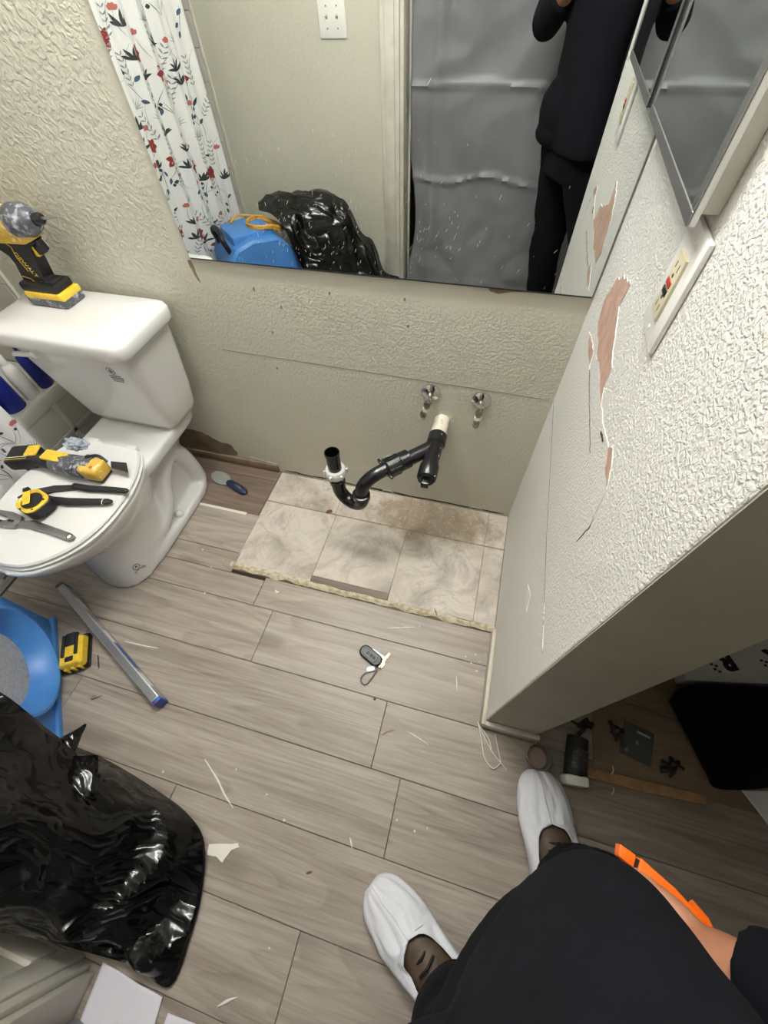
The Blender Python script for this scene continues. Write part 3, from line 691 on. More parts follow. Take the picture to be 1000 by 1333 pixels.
nut = obj('slip_nut', mb.lathe(rings, d45, b0, 24), M_absspat, pt, world=True)
for k in range(12):
    a = 2*pi*k/12; u = Vector((0, 0, 1)); v = d45.cross(u); c = at(0.153)+(u*cos(a)+v*sin(a))*0.0308
    obj('rib', MB().box((-0.019, -0.002, -0.002), (0.019, 0.002, 0.002), 0.0008, seg=1, M=frame(c, d45, u*cos(a)+v*sin(a))), M_abs, nut, world=True)
for s_ in (-1, 1):
    c = at(0.176)+d45.cross(Vector((0, 0, 1)))*0.03*s_
    obj('wing', MB().box((-0.004, -0.006, -0.005), (0.004, 0.012*1, 0.005), 0.0015, M=frame(c, d45, d45.cross(Vector((0, 0, 1)))*s_)), M_abs, nut, world=True)
e0 = at(0.172)
p = bez([e0, (-0.452, -0.266, 0.436), (-0.474, -0.282, 0.418), (-0.487, -0.288, 0.392), (-0.492, -0.289, 0.362)], 6)
obj('trap_arm', MB().tube(p, [0.0205]*len(p), 22), M_abs, pt, world=True)
L = Vector((-0.578, -0.262, 0)); Rr = Vector((-0.493, -0.289, 0)); mid = (L+Rr)/2; hv = (L-Rr)/2
p = [Vector((Rr.x, Rr.y, 0.365))] + [mid - hv*cos(pi*k/14) + Vector((0, 0, 0.335-0.047*sin(pi*k/14))) for k in range(15)] + [Vector((L.x, L.y, 0.372))]
obj('u_bend', MB().tube(p, [0.0215]*len(p), 22), M_abs, pt, world=True)
obj('u_bend_collar', MB().lathe([(0.022, 0.342), (0.0275, 0.344), (0.0275, 0.362), (0.0225, 0.364)], (0, 0, 1), (Rr.x, Rr.y, 0), 24), M_abs, pt, world=True)
obj('u_bend_collar', MB().lathe([(0.0215, 0.360), (0.025, 0.362), (0.025, 0.378), (0.022, 0.38)], (0, 0, 1), (L.x, L.y, 0), 24), M_abs, pt, world=True)
wn = obj('slip_nut', MB().lathe([(0.0225, 0.398), (0.0305, 0.399), (0.0315, 0.405), (0.0315, 0.421), (0.029, 0.427), (0.022, 0.428)], (0, 0, 1), (L.x, L.y, 0), 24), M_white, pt, world=True, label='white slip nut')
for k in range(6):
    a = 2*pi*k/6+0.4
    obj('wing', MB().box((0.029, -0.003, 0.404), (0.037, 0.003, 0.421), 0.001, seg=1, M=Matrix.Translation(L) @ Matrix.Rotation(a, 4, 'Z')), M_white, wn, world=True)
obj('u_bend_neck', MB().lathe([(0.0218, 0.37), (0.0218, 0.40)], (0, 0, 1), (L.x, L.y, 0), 24), M_abs, pt, world=True)
obj('tailpiece', MB().lathe([(0.0205, 0.38), (0.0205, 0.487), (0.0225, 0.488), (0.0225, 0.497), (0.0195, 0.497), (0.0185, 0.44), (0.0005, 0.438)], (0, 0, 1), (L.x, L.y, 0), 24, cap=False), M_abs, pt, world=True)

def valve(x, z, tilt, label):
    v = thing('shutoff_valve', label, 'valve', (x, 0.0, z), 0.0, 'water valves above the drain')
    obj('escutcheon', MB().lathe([(0.029, 0.0), (0.0285, 0.003), (0.022, 0.008), (0.012, 0.011), (0.010, 0.012)], (0, -1, 0), (0, 0, 0), 28), M_chrome, v)
    st = obj('stem', MB().lathe([(0.008, 0.01), (0.008, 0.035), (0.011, 0.036), (0.011, 0.058), (0.007, 0.06)], (0, -1, 0), (0, 0, 0), 16), M_chromedull, v)
    obj('body', MB().tube([(0, -0.046, 0.014), (tilt*0.2, -0.048, -0.012)], [0.0105, 0.0105], 14).tube([(0, -0.046, -0.008), (tilt*0.5, -0.049, -0.024)], [0.0075, 0.0065], 12), M_chromedull, v)
    obj('compression_nut', MB().lathe([(0.0105, 0.0), (0.0105, 0.010)], (tilt*0.3, -0.1, -1), (tilt*0.4, -0.0485, -0.02), 6), M_pvc, v)
    obj('handle', MB().ell((tilt, -0.053, -0.045), (0.0105, 0.007, 0.019), seg=14), M_chromedull, v)
    return v
valve(-0.346, 0.543, -0.010, 'chrome shutoff valve directly above the white drain stub')
valve(-0.194, 0.541, -0.002, 'chrome shutoff valve nearer the partition wall')

# ================================================================== TUB, CURTAIN, BOTTLES
tu = thing('bathtub', 'white bathtub with a ribbed apron beside the toilet', 'bathtub', (-2.12, -0.755, 0.0))
X0, X1, Y0, Y1 = -2.494, -1.752, -1.496, -0.012
mb = MB()
R4 = lambda hx, hy, r, z: rrect((X0+X1)/2, (Y0+Y1)/2, hx, hy, r, z, 6)
hx, hy = (X1-X0)/2, (Y1-Y0)/2
mb.loft([R4(hx, hy, 0.008, 0.36), R4(hx+0.012 if False else hx, hy, 0.010, 0.395), R4(hx-0.006, hy-0.004, 0.012, 0.405), R4(hx-0.075, hy-0.09, 0.09, 0.405), R4(hx-0.09, hy-0.11, 0.09, 0.39), R4(hx-0.12, hy-0.18, 0.10, 0.12), R4(hx-0.16, hy-0.24, 0.09, 0.075)], cap=False)
b = R4(hx-0.16, hy-0.24, 0.09, 0.075); mb.add(b, [list(range(len(b)))])
obj('basin', mb, M_tubwhite, tu, world=True, ang=40)
ap = obj('apron', MB().box((X1-0.02, Y0, 0.0), (X1-0.004, Y1, 0.372), 0.003), M_tubwhite, tu, world=True)
for y in (-0.16, -0.45, -0.74, -1.03, -1.32): obj('rib', MB().box((X1-0.006, y-0.012, 0.03), (X1+0.002, y+0.012, 0.36), 0.004), M_tubwhite, ap, world=True)
for z in (0.235, 0.035): obj('rib', MB().box((X1-0.006, Y0+0.02, z-0.011), (X1+0.002, Y1-0.03, z+0.011), 0.004), M_tubwhite, ap, world=True)

rod = thing('curtain_rod', 'chrome shower curtain rod over the bathtub', 'rod', (-1.715, -0.755, 1.98))
obj('pole', MB().tube([(0, -0.753, 0), (0, 0.753, 0)], 0.0125, 16), M_chrome, rod)
for s_ in (-1, 1): obj('flange', MB().lathe([(0.034, 0.0), (0.03, 0.008), (0.016, 0.016)], (0, -s_, 0), (0, s_*0.753, 0), 20), M_chrome, rod)
sc = thing('shower_curtain', 'white shower curtain printed with red and blue wildflowers', 'curtain', (-1.715, -0.88, 0.13))
CY0, CY1, CZ0, CZ1 = -0.325, -1.385, 0.14, 1.93
def cur(y, z, off=0.0):
    s_ = (y-CY0)/(CY1-CY0); k = 1.0-0.35*max(0.0, (0.6-z)/0.6)
    ph = 2*pi*8.5*s_+0.9*sin(2.2*z)+2.0*noise.noise((0, y*2.5, 0))
    x = -1.713+k*(0.017*sin(ph)+0.006*sin(2.3*ph+1.0))+0.008*noise.noise((y*3, z*2.0, 3))
    return Vector((max(x, -1.7375 if z < 0.42 else -1.76)+off, y, z))
ny, nz = 190, 46; vs = []; fs = []
for j in range(nz+1):
    for i in range(ny+1): vs.append(cur(CY0+(CY1-CY0)*i/ny, CZ0+(CZ1-CZ0)*j/nz))
for j in range(nz):
    for i in range(ny): a = j*(ny+1)+i; fs.append([a, a+1, a+ny+2, a+ny+1])
M_curtain = pbr('white_curtain_fabric', rgb(232, 231, 230), 0.8, bump=(500, 0.1, 0.001))
cp = obj('curtain_panel', MB().add(vs, fs), M_curtain, sc, world=True, ang=180)
sol = cp.modifiers.new('thick', 'SOLIDIFY'); sol.thickness = 0.0008; sol.offset = -1
pm = [pbr('print_red', rgb(142, 50, 48), 0.8), pbr('print_rose', rgb(190, 106, 100), 0.8), pbr('print_teal', rgb(70, 94, 112), 0.8), pbr('print_dark', rgb(56, 62, 62), 0.8), pbr('print_grey', rgb(132, 140, 142), 0.8)]
mb = MB(); random.seed(21)
def leaf(y, z, ln, wd, a, mi, bend=0.0):
    n = 6; L = []; R = []
    for k in range(n+1):
        t_ = k/n; w_ = wd*sin(pi*t_)**0.8*0.5 if 0 < t_ < 1 else 0.0003; aa = a+bend*t_
        py = y+cos(aa)*ln*t_; pz = z+sin(aa)*ln*t_; L.append((py-sin(aa)*w_, pz+cos(aa)*w_)); R.append((py+sin(aa)*w_, pz-cos(aa)*w_))
    vs = []
    for a_, b_ in zip(L, R): vs += [cur(a_[0], a_[1], 0.0014), cur(b_[0], b_[1], 0.0014)]
    mb.add(vs, [[2*k, 2*k+1, 2*k+3, 2*k+2] for k in range(n)], mi)
def dot(y, z, r, mi): leaf(y-r, z, 2*r, 2.1*r, 0, mi)
def motif(y, z, kind):
    u = random.uniform
    if kind == 0:
        for k in range(6): leaf(y, z, u(0.024, 0.033), 0.018, 2*pi*k/6+u(-.3, .3), 0)
        leaf(y, z-0.01, 0.06, 0.002, -pi/2+u(-.4, .4), 3, u(-.6, .6))
    elif kind == 1:
        for k in range(4): leaf(y, z, 0.017, 0.012, pi/2+(k-1.5)*0.6, 1)
        leaf(y, z, 0.07, 0.0018, -pi/2+u(-.4, .4), 4, u(-.7, .7))
    elif kind == 2:
        leaf(y, z, 0.09, 0.0018, pi/2+u(-.6, .6), 3, u(-.5, .5))
        for k in range(3): leaf(y+u(-.02, .02), z+0.03*k, 0.024, 0.012, u(0.2, 2.9), 2)
    elif kind == 3:
        for k in range(5): leaf(y, z, u(0.03, 0.045), 0.009, pi/2+(k-2)*0.55+u(-.15, .15), 3, u(-.3, .3))
    elif kind == 4:
        a = pi/2+u(-.7, .7); leaf(y, z, 0.11, 0.0018, a, 4, 0.4)
        for k in range(6):
            for s_ in (-1, 1): leaf(y+cos(a)*0.016*k, z+sin(a)*0.016*k, 0.018, 0.0045, a+s_*0.9, 4)
    elif kind == 5:
        for k in range(4):
            a = u(0.4, 2.7); leaf(y, z, 0.05, 0.0015, a, 3, 0.2); dot(y+cos(a)*0.05, z+sin(a)*0.05, 0.0055, 3)
    else:
        for k in range(9): leaf(y, z, 0.034, 0.0022, 0.35*k+0.15, 4, 0.15)
z = CZ0+0.06; r_ = 0
while z < CZ1-0.08:
    y = CY0-0.02-(0.045 if r_ % 2 else 0.0); k = r_*2
    while y > CY1+0.05:
        motif(y+random.uniform(-.014, .014), z+random.uniform(-.018, .018), [0, 4, 3, 1, 6, 2, 5, 4, 1, 3][k % 10]); k += 1; y -= 0.062
    z += 0.060; r_ += 1
fp = obj('floral_print', mb, pm, sc, world=True, smooth=False); fp['kind'] = 'stuff'
for k in range(10):
    y = CY0+(CY1-CY0)*(k+0.5)/10
    p = [Vector((-1.715+0.021*cos(2*pi*i/16), y, 1.972+0.027*sin(2*pi*i/16))) for i in range(17)]
    obj('ring', MB().tube(p, 0.0022, 8, cap=False), M_chrome, sc, world=True)

def bottle(name, label, x, y, h, rx, ry, mat, capm, rz=0.0, neck=0.35, capk=True):
    o = thing(name, label, 'bottle', (x, y, 0.405), rz)
    hb = h*0.78 if capk else h
    e = lambda k, z: [Vector((rx*k*cos(2*pi*i/20), ry*k*sin(2*pi*i/20), z)) for i in range(20)]
    obj('body', MB().loft([e(0.92, 0.0), e(1.0, 0.006), e(1.0, hb*0.7), e(0.9, hb*0.86), e(neck+0.15, hb*0.97), e(neck, hb)]), mat, o)
    if capk: obj('cap', MB().lathe([(rx*neck*1.2, hb), (rx*neck*1.2, h*0.98), (rx*neck, h)], (0, 0, 1), (0, 0, 0), 16), capm, o)
    return o
bottle('shampoo_bottle', 'slim navy bottle on the tub rim beside the toilet tank', -1.790, -0.105, 0.19, 0.022, 0.030, M_navy, M_navy, 0.2)
bottle('lotion_bottle', 'white bottle on the tub rim beside the navy bottle', -1.795, -0.172, 0.17, 0.020, 0.028, M_white, M_white, 0.1, 0.5)
bottle('soap_bottle', 'broad blue bottle on the tub rim', -1.800, -0.246, 0.20, 0.026, 0.036, M_blueb, M_white, -0.2, 0.45)
bottle('glass_bottle', 'dark green bottle on the tub rim next to the curtain', -1.795, -0.318, 0.11, 0.024, 0.027, M_green, M_amber, 0.0, 0.4)

# ================================================================== TOOLS ON THE TOILET
ZT = 0.7565
def pz(pts, d=0.0): return pts
dv = thing('impact_driver', 'yellow and black cordless impact driver standing on the toilet tank', 'power tool', (-1.437, -0.10, ZT))
DM = frame((0, 0, 0), (1, 0, 0), (0, 0, 1))     # local profile plane x-z, thickness along y
def dprof(name, pts, th, mat, par, bev=0.004, yo=0.0, **kw):
    return obj(name, MB().prism([(x+1.437, z-ZT) for x, z in pts], -th/2-yo, th/2-yo, DM, bev=bev), mat, par, **kw)
axd = Vector((0.98, 0.0, 0.12)).normalized(); ao = Vector((-1.44+1.437, 0, 0.956-ZT))
obj('motor_housing', MB().lathe([(0.012, -0.085), (0.026, -0.08), (0.034, -0.06), (0.036, -0.02), (0.036, 0.030), (0.034, 0.040)], axd, ao, 24), M_yeldirty, dv)
obj('rear_cap', MB().lathe([(0.008, -0.094), (0.02, -0.09), (0.028, -0.078), (0.0345, -0.06)], axd, ao, 24), M_blk, dv)
obj('gear_case', MB().lathe([(0.0355, 0.036), (0.038, 0.044), (0.037, 0.070), (0.031, 0.088), (0.022, 0.100), (0.016, 0.106)], axd, ao, 24), M_greydirty, dv)
ck = obj('chuck', MB().lathe([(0.012, 0.104), (0.013, 0.108), (0.013, 0.122), (0.010, 0.128)], axd, ao, 18), M_blk, dv)
obj('driver_bit', MB().lathe([(0.0034, 0.126), (0.0034, 0.146), (0.0028, 0.150), (0.0028, 0.172), (0.0016, 0.176)], axd, ao, 8), M_steel, ck, label='steel driver bit')
gp = dprof('grip', [(-1.490, 0.925), (-1.372, 0.938), (-1.372, 0.918), (-1.398, 0.906), (-1.405, 0.880), (-1.425, 0.825), (-1.405, 0.806), (-1.505, 0.790), (-1.503, 0.815), (-1.478, 0.86), (-1.480, 0.885), (-1.53, 0.905)], 0.036, M_blkrub, dv, 0.006)
dprof('lower_housing', [(-1.50, 0.936), (-1.365, 0.948), (-1.362, 0.928), (-1.40, 0.915), (-1.50, 0.912)], 0.046, M_yeldirty, dv, 0.005)
dprof('trigger', [(-1.392, 0.914), (-1.368, 0.924), (-1.360, 0.898), (-1.376, 0.888), (-1.402, 0.886)], 0.020, M_blk, dv, 0.003)
dprof('trigger_stripe', [(-1.398, 0.914), (-1.392, 0.914), (-1.386, 0.884), (-1.398, 0.884)], 0.024, M_yel, dv, 0.001)
obj('foot', MB().box((-0.072, -0.034, 0.036), (0.052, 0.034, 0.062), 0.008), M_blk, dv)
bt = obj('battery', MB().box((-0.070, -0.038, 0.0), (0.060, 0.038, 0.026), 0.006), M_greydirty, dv)
obj('battery_band', MB().box((-0.068, -0.0375, 0.020), (0.062, 0.0375, 0.040), 0.006), M_yel, bt)
obj('belt_plate', MB().box((-0.01, -0.020, 0.060), (0.042, 0.020, 0.066), 0.002), M_blkrub, dv)
text('lettering', 'DEWALT', 0.016, frame((-1.447, -0.1186, 0.862), (0.30, 0, -0.95), (0.95, 0, 0.3)), M_yel, gp, 0.0004)
for pts in ([(-1.478, 0.925), (-1.455, 0.905), (-1.462, 0.88), (-1.455, 0.845)], [(-1.49, 0.83), (-1.465, 0.825), (-1.445, 0.80)]):
    obj('grip_line', MB().tube([(x, -0.1183, z_) for x, z_ in pts], 0.0009, 6), M_yel, gp, world=True)

# oscillating multi-tool lying on the lid
ZL = 0.4065
def lay(name, label, cat, pts=None): return thing(name, label, cat, (pts[0], pts[1], ZL))
mt = lay('multi_tool', 'black and yellow oscillating multi-tool lying on the toilet lid', 'power tool', (-1.38, -0.45))
A = Vector((-1.520, -0.452, 0)); B = Vector((-1.262, -0.448, 0)); ad = (B-A).normalized()
def axis_tube(name, stations, mat, par, flat=0.85, seg=20):
    p = [A+ad*t_+Vector((0, 0, ZL+zc)) for t_, r, zc in stations]; r = [q[1] for q in stations]
    return obj(name, MB().tube(p, r, seg, flat=flat), mat, par, world=True)
obj('battery', MB().box((-0.052, -0.036, 0.0), (0.036, 0.036, 0.044), 0.009, M=Matrix.Translation((-1.545, -0.448, ZL+0.001)) @ Matrix.Rotation(0.35, 4, 'Z')), M_blk, mt, world=True)
obj('battery_label', MB().box((-0.006, -0.026, 0.040), (0.032, 0.018, 0.048), 0.004, M=Matrix.Translation((-1.535, -0.436, ZL+0.001)) @ Matrix.Rotation(0.35, 4, 'Z')), M_yel, mt, world=True)
for q in (-0.028, -0.020): obj('battery_stripe', MB().box((-0.045, q, 0.0435), (0.02, q+0.002, 0.0455), 0.0005, seg=1, M=Matrix.Translation((-1.545, -0.448, ZL+0.001)) @ Matrix.Rotation(0.35, 4, 'Z')), M_yel if q < -0.025 else M_white, mt, world=True)
axis_tube('handle', [(0.0, 0.020, 0.026), (0.02, 0.021, 0.026), (0.06, 0.023, 0.026), (0.09, 0.026, 0.028)], M_blkrub, mt)
axis_tube('motor_housing', [(0.085, 0.027, 0.028), (0.11, 0.033, 0.031), (0.16, 0.036, 0.033), (0.20, 0.036, 0.033), (0.215, 0.030, 0.031)], M_greydirty, mt)
GM = frame(A+ad*0.236+Vector((0, 0, ZL)), ad, Vector((0, 0, 1)).cross(ad))
obj('gear_head', MB().box((-0.036, -0.030, 0.010), (0.032, 0.030, 0.060), 0.013, M=GM, seg=3), M_yeldirty, mt, world=True)
obj('head_cover', MB().box((-0.030, -0.026, 0.003), (0.026, 0.026, 0.016), 0.004, M=GM), M_blk, mt, world=True)
obj('head_patch', MB().box((-0.034, -0.012, 0.055), (-0.006, 0.032, 0.0625), 0.003, M=GM), M_greydirty, mt, world=True)
obj('head_screw', MB().lathe([(0.005, 0.0595), (0.005, 0.0615)], (0, 0, 1), A+ad*0.248+Vector((0, -0.012, ZL)), 12), M_wood, mt, world=True)
obj('top_panel', MB().box((-0.04, -0.019, 0.0), (0.045, 0.019, 0.010), 0.004, M=Matrix.Translation((-1.420, -0.445, ZL+0.050))), M_yel, mt, world=True)
obj('side_badge', MB().box((-0.016, -0.012, 0.0), (0.016, 0.012, 0.005), 0.002, M=Matrix.Translation((-1.345, -0.470, ZL+0.058)) @ Matrix.Rotation(0.5, 4, 'X')), M_greydirty, mt, world=True)
obj('clamp_lever', MB().tube(bez([(-1.31, -0.43, ZL+0.064), (-1.28, -0.415, ZL+0.060), (-1.255, -0.42, ZL+0.045)], 5), 0.005, 10), M_blk, mt, world=True)
bl = obj('blade', MB().prism([(-1.268, -0.402), (-1.215, -0.396), (-1.186, -0.428), (-1.250, -0.424)], 0.024, 0.0255, Matrix.Translation((0, 0, ZL))), M_darksteel, mt, world=True, smooth=False, label='dark saw blade')
obj('blade_edge', MB().prism([(-1.250, -0.4245), (-1.186, -0.4285), (-1.189, -0.4315), (-1.248, -0.4285)], 0.0242, 0.0253, Matrix.Translation((0, 0, ZL))), M_steel, bl, world=True, smooth=False)

# crumpled scrap of wrap lying on the multi-tool
mb = MB(); bm = bmesh.new(); bmesh.ops.create_icosphere(bm, subdivisions=4, radius=1.0)
for v in bm.verts:
    k = 1+0.55*noise.noise(v.co*2.3)+0.25*abs(noise.noise(v.co*6)); v.co = Vector((v.co.x*0.036*k, v.co.y*0.019*k, v.co.z*0.015*k))
mb.bm(bm); cw = obj('crumpled_wrap', mb, M_wrap); cw.location = (-1.352, -0.404, ZL+0.082); tag(cw, 'crumpled blue-grey plastic wrap lying on the multi-tool', 'wrapper')

# tongue-and-groove pliers
pw = lay('pliers', 'grooved pliers with two black grips lying on the toilet lid', 'pliers', (-1.33, -0.53))
Mz = Matrix.Translation((0, 0, ZL))
obj('jaw', MB().prism([(-1.475, -0.585), (-1.46, -0.555), (-1.395, -0.518), (-1.33, -0.500), (-1.325, -0.516), (-1.385, -0.535), (-1.43, -0.566), (-1.45, -0.59)], 0.001, 0.011, Mz, bev=0.002), M_darksteel, pw, world=True)
obj('jaw', MB().prism([(-1.468, -0.560), (-1.44, -0.548), (-1.39, -0.555), (-1.34, -0.558), (-1.34, -0.572), (-1.40, -0.576), (-1.45, -0.580)], 0.004, 0.014, Mz, bev=0.002), M_darksteel, pw, world=True)
obj('pivot', MB().lathe([(0.009, 0.012), (0.009, 0.018), (0.006, 0.02)], (0, 0, 1), (-1.43, -0.56, ZL), 16), M_steel, pw, world=True)
obj('grip', MB().tube([(-1.335, -0.506, ZL+0.010), (-1.28, -0.503, ZL+0.010), (-1.22, -0.492, ZL+0.010), (-1.165, -0.484, ZL+0.010), (-1.158, -0.483, ZL+0.010)], [0.010, 0.011, 0.010, 0.009, 0.005], 12, flat=0.7), M_blkrub, pw, world=True)
g2 = obj('grip', MB().tube([(-1.36, -0.565, ZL+0.012), (-1.31, -0.562, ZL+0.012), (-1.25, -0.548, ZL+0.012), (-1.190, -0.533, ZL+0.012), (-1.178, -0.530, ZL+0.012)], [0.009, 0.0125, 0.0115, 0.010, 0.005], 12, flat=0.7), M_blkrub, pw, world=True)
obj('grip_mark', MB().tube([(-1.2035, -0.5365, ZL+0.012), (-1.2015, -0.536, ZL+0.012)], [0.0106, 0.0106], 12, flat=0.72), M_white, g2, world=True)

# adjustable wrench
aw = lay('adjustable_wrench', 'grey adjustable wrench with a hole in its handle on the toilet lid', 'wrench', (-1.33, -0.66))
hp = [(-1.40, -0.652), (-1.36, -0.640), (-1.29, -0.646), (-1.225, -0.651), (-1.210, -0.657), (-1.208, -0.667), (-1.218, -0.674), (-1.29, -0.668), (-1.36, -0.664), (-1.40, -0.672)]
hd = obj('handle', MB().prism(hp, 0.001, 0.010, Mz, bev=0.0015), M_steel, aw, world=True)
obj('handle_hole', MB().lathe([(0.0085, 0.0100), (0.0085, 0.0104), (0.006, 0.0106), (0.006, 0.0101)], (0, 0, 1), (-1.222, -0.6625, ZL), 16, cap=False), M_darksteel, hd, world=True)
obj('handle_hole', MB().lathe([(0.006, 0.0099), (0.006, 0.0103)], (0, 0, 1), (-1.222, -0.6625, ZL), 16), M_white, hd, world=True)
obj('fixed_jaw', MB().prism([(-1.395, -0.655), (-1.405, -0.638), (-1.44, -0.632), (-1.50, -0.636), (-1.51, -0.646), (-1.45, -0.648), (-1.43, -0.655), (-1.44, -0.664), (-1.50, -0.672), (-1.44, -0.682), (-1.40, -0.676)], 0.001, 0.013, Mz, bev=0.002), M_steel, aw, world=True)
obj('movable_jaw', MB().prism([(-1.447, -0.664), (-1.50, -0.664), (-1.515, -0.672), (-1.49, -0.678), (-1.45, -0.676)], 0.003, 0.014, Mz, bev=0.001), M_darksteel, aw, world=True)
obj('knurl', MB().tube([(-1.432, -0.66, ZL+0.009), (-1.414, -0.66, ZL+0.009)], 0.006, 12), M_darksteel, aw, world=True)

# tape measure
tm = lay('tape_measure', 'yellow and black tape measure on the toilet lid', 'tape measure', (-1.37, -0.60))
def orr(c, hx, hy, r, z, a):
    M = Matrix.Translation(c) @ Matrix.Rotation(a, 4, 'Z'); return [M @ p for p in rrect(0, 0, hx, hy, r, z, 6)]
c = Vector((-1.372, -0.600, ZL+0.011)); a = -0.25
obj('case', MB().loft([orr(c, 0.038, 0.034, 0.020, 0.0, a), orr(c, 0.041, 0.037, 0.022, 0.004, a), orr(c, 0.041, 0.037, 0.022, 0.030, a), orr(c, 0.038, 0.034, 0.022, 0.034, a)]), M_blkrub, tm, world=True)
obj('bumper_ring', MB().loft([orr(c, 0.0395, 0.0355, 0.024, 0.030, a), orr(c, 0.040, 0.036, 0.024, 0.036, a), orr(c, 0.035, 0.031, 0.022, 0.038, a), orr(c, 0.032, 0.028, 0.02, 0.035, a)]), M_yel, tm, world=True)
obj('disc', MB().lathe([(0.028, 0.034), (0.028, 0.0375), (0.022, 0.0385)], (0, 0, 1), c, 24), M_blk, tm, world=True)
obj('tape_tab', MB().box((-0.010, -0.030, 0.040), (0.010, 0.022, 0.0425), 0.001, seg=1, M=Matrix.Translation(c+Vector((-0.020, 0.006, 0.0))) @ Matrix.Rotation(0.7, 4, 'Z')), M_yel, tm, world=True)
obj('hook', MB().box((-0.008, 0.020, 0.036), (0.008, 0.032, 0.047), 0.001, seg=1, M=Matrix.Translation(c+Vector((-0.020, 0.006, 0.0))) @ Matrix.Rotation(0.7, 4, 'Z')), M_blk, tm, world=True)
obj('belt_clip', MB().box((-0.055, -0.012, 0.004), (-0.036, 0.014, 0.028), 0.004, M=Matrix.Translation(c) @ Matrix.Rotation(a, 4, 'Z')), M_blkrub, tm, world=True)
for dx, dy in ((0.026, -0.026), (0.030, 0.012), (-0.010, -0.033)):
    obj('screw', MB().lathe([(0.0026, 0.036), (0.0026, 0.0385)], (0, 0, 1), c+Vector((dx, dy, 0)), 10), M_blk, tm, world=True)

# ================================================================== AIR MOVER AND BAG
am = thing('air_mover', 'blue plastic carpet blower with a round intake beside the toilet', 'blower', (-1.37, -0.95, 0.0), atan2(-0.735, 0.68))
# local: x along its face, +y out of the intake face, z up
prof = [(-0.205, 0.012), (0.235, 0.012), (0.235, 0.16), (0.222, 0.27), (0.18, 0.42), (0.11, 0.50), (-0.03, 0.515), (-0.13, 0.49), (-0.19, 0.42), (-0.205, 0.25)]
prof = [(max(a_, -0.17), b_) for a_, b_ in prof]
Ma = frame((0, 0, 0), (1, 0, 0), (0, 0, 1))     # local x, y=Z, depth z=-Y
c0 = Vector((0.055, 0.20))
# face with a round opening: fan of quads between ring and outline
N = 48
def outl(a):
    d = Vector((cos(a), sin(a))); best = None
    for i in range(len(prof)):
        p = Vector(prof[i]); q = Vector(prof[(i+1) % len(prof)]); e = q-p; den = d.x*e.y-d.y*e.x
        if abs(den) < 1e-9: continue
        w_ = p-c0; t_ = (w_.x*e.y-w_.y*e.x)/den; u_ = (w_.x*d.y-w_.y*d.x)/den
        if t_ > 0 and -1e-6 <= u_ <= 1+1e-6 and (best is None or t_ < best): best = t_
    return c0+d*best
OUT = [outl(2*pi*k/N) for k in range(N)]
def sc_out(f, y): return [Vector((c0.x+(p.x-c0.x)*f, y, c0.y+(p.y-c0.y)*f)) for p in OUT]
def circ(r, y): return [Vector((c0.x+r*cos(2*pi*k/N), y, c0.y+r*sin(2*pi*k/N))) for k in range(N)]
obj('housing', MB().loft([circ(0.16, -0.001), sc_out(0.965, -0.001), sc_out(1.0, -0.012), sc_out(1.0, -0.262), sc_out(0.96, -0.272), circ(0.12, -0.272)], cap=False), M_blue, am, ang=30)
it = obj('intake_ring', MB().loft([circ(0.172, 0.0), circ(0.170, 0.022), circ(0.166, 0.029), circ(0.158, 0.030), circ(0.150, 0.024), circ(0.126, -0.012), circ(0.118, -0.034)], cap=False), M_blue, am, ang=24)
obj('intake_filter', MB().loft([circ(0.121, -0.030), circ(0.05, -0.026), circ(0.002, -0.025)], cap=False), M_foam, am, label='grey dusty intake filter')
obj('back_intake', MB().loft([circ(0.13, -0.270), circ(0.11, -0.262), circ(0.01, -0.262)], cap=False), M_foam, am)
obj('foot_skid', MB().box((-0.178, -0.26, 0.0), (0.255, 0.008, 0.022), 0.006), M_blue, am)
obj('outlet_nozzle', MB().box((0.215, -0.262, 0.012), (0.262, -0.008, 0.145), 0.012), M_blue, am)
obj('top_step', MB().box((-0.11, -0.255, 0.44), (0.10, -0.05, 0.532), 0.018), M_blue, am)
obj('carry_handle', MB().tube(bez([(-0.13, -0.215, 0.46), (-0.150, -0.215, 0.52), (-0.145, -0.18, 0.545), (-0.145, -0.10, 0.545), (-0.150, -0.065, 0.52), (-0.13, -0.065, 0.46)], 6), 0.012, 12), M_blk, am, label='black carry handle')
random.seed(11); p = []
for k in range(90):
    a = 2*pi*k/18; r = 1.0+0.08*noise.noise((k*0.3, 0, 0))
    p.append(Vector((0.085+0.085*r*cos(a), -0.120+0.072*r*sin(a), 0.532-0.05*max(0, cos(a))*0.9+0.0035*(k//18)+0.008*noise.noise((k*0.25, 5, 0)))))
obj('power_cord', MB().tube(p, 0.0048, 8), M_cord, am, label='coiled yellow power cord')
obj('cord_tail', MB().tube(bez([(-0.06, -0.20, 0.538), (-0.01, -0.235, 0.550), (0.05, -0.22, 0.542), (0.075, -0.20, 0.537)], 6), 0.0046, 8), M_cord, am)

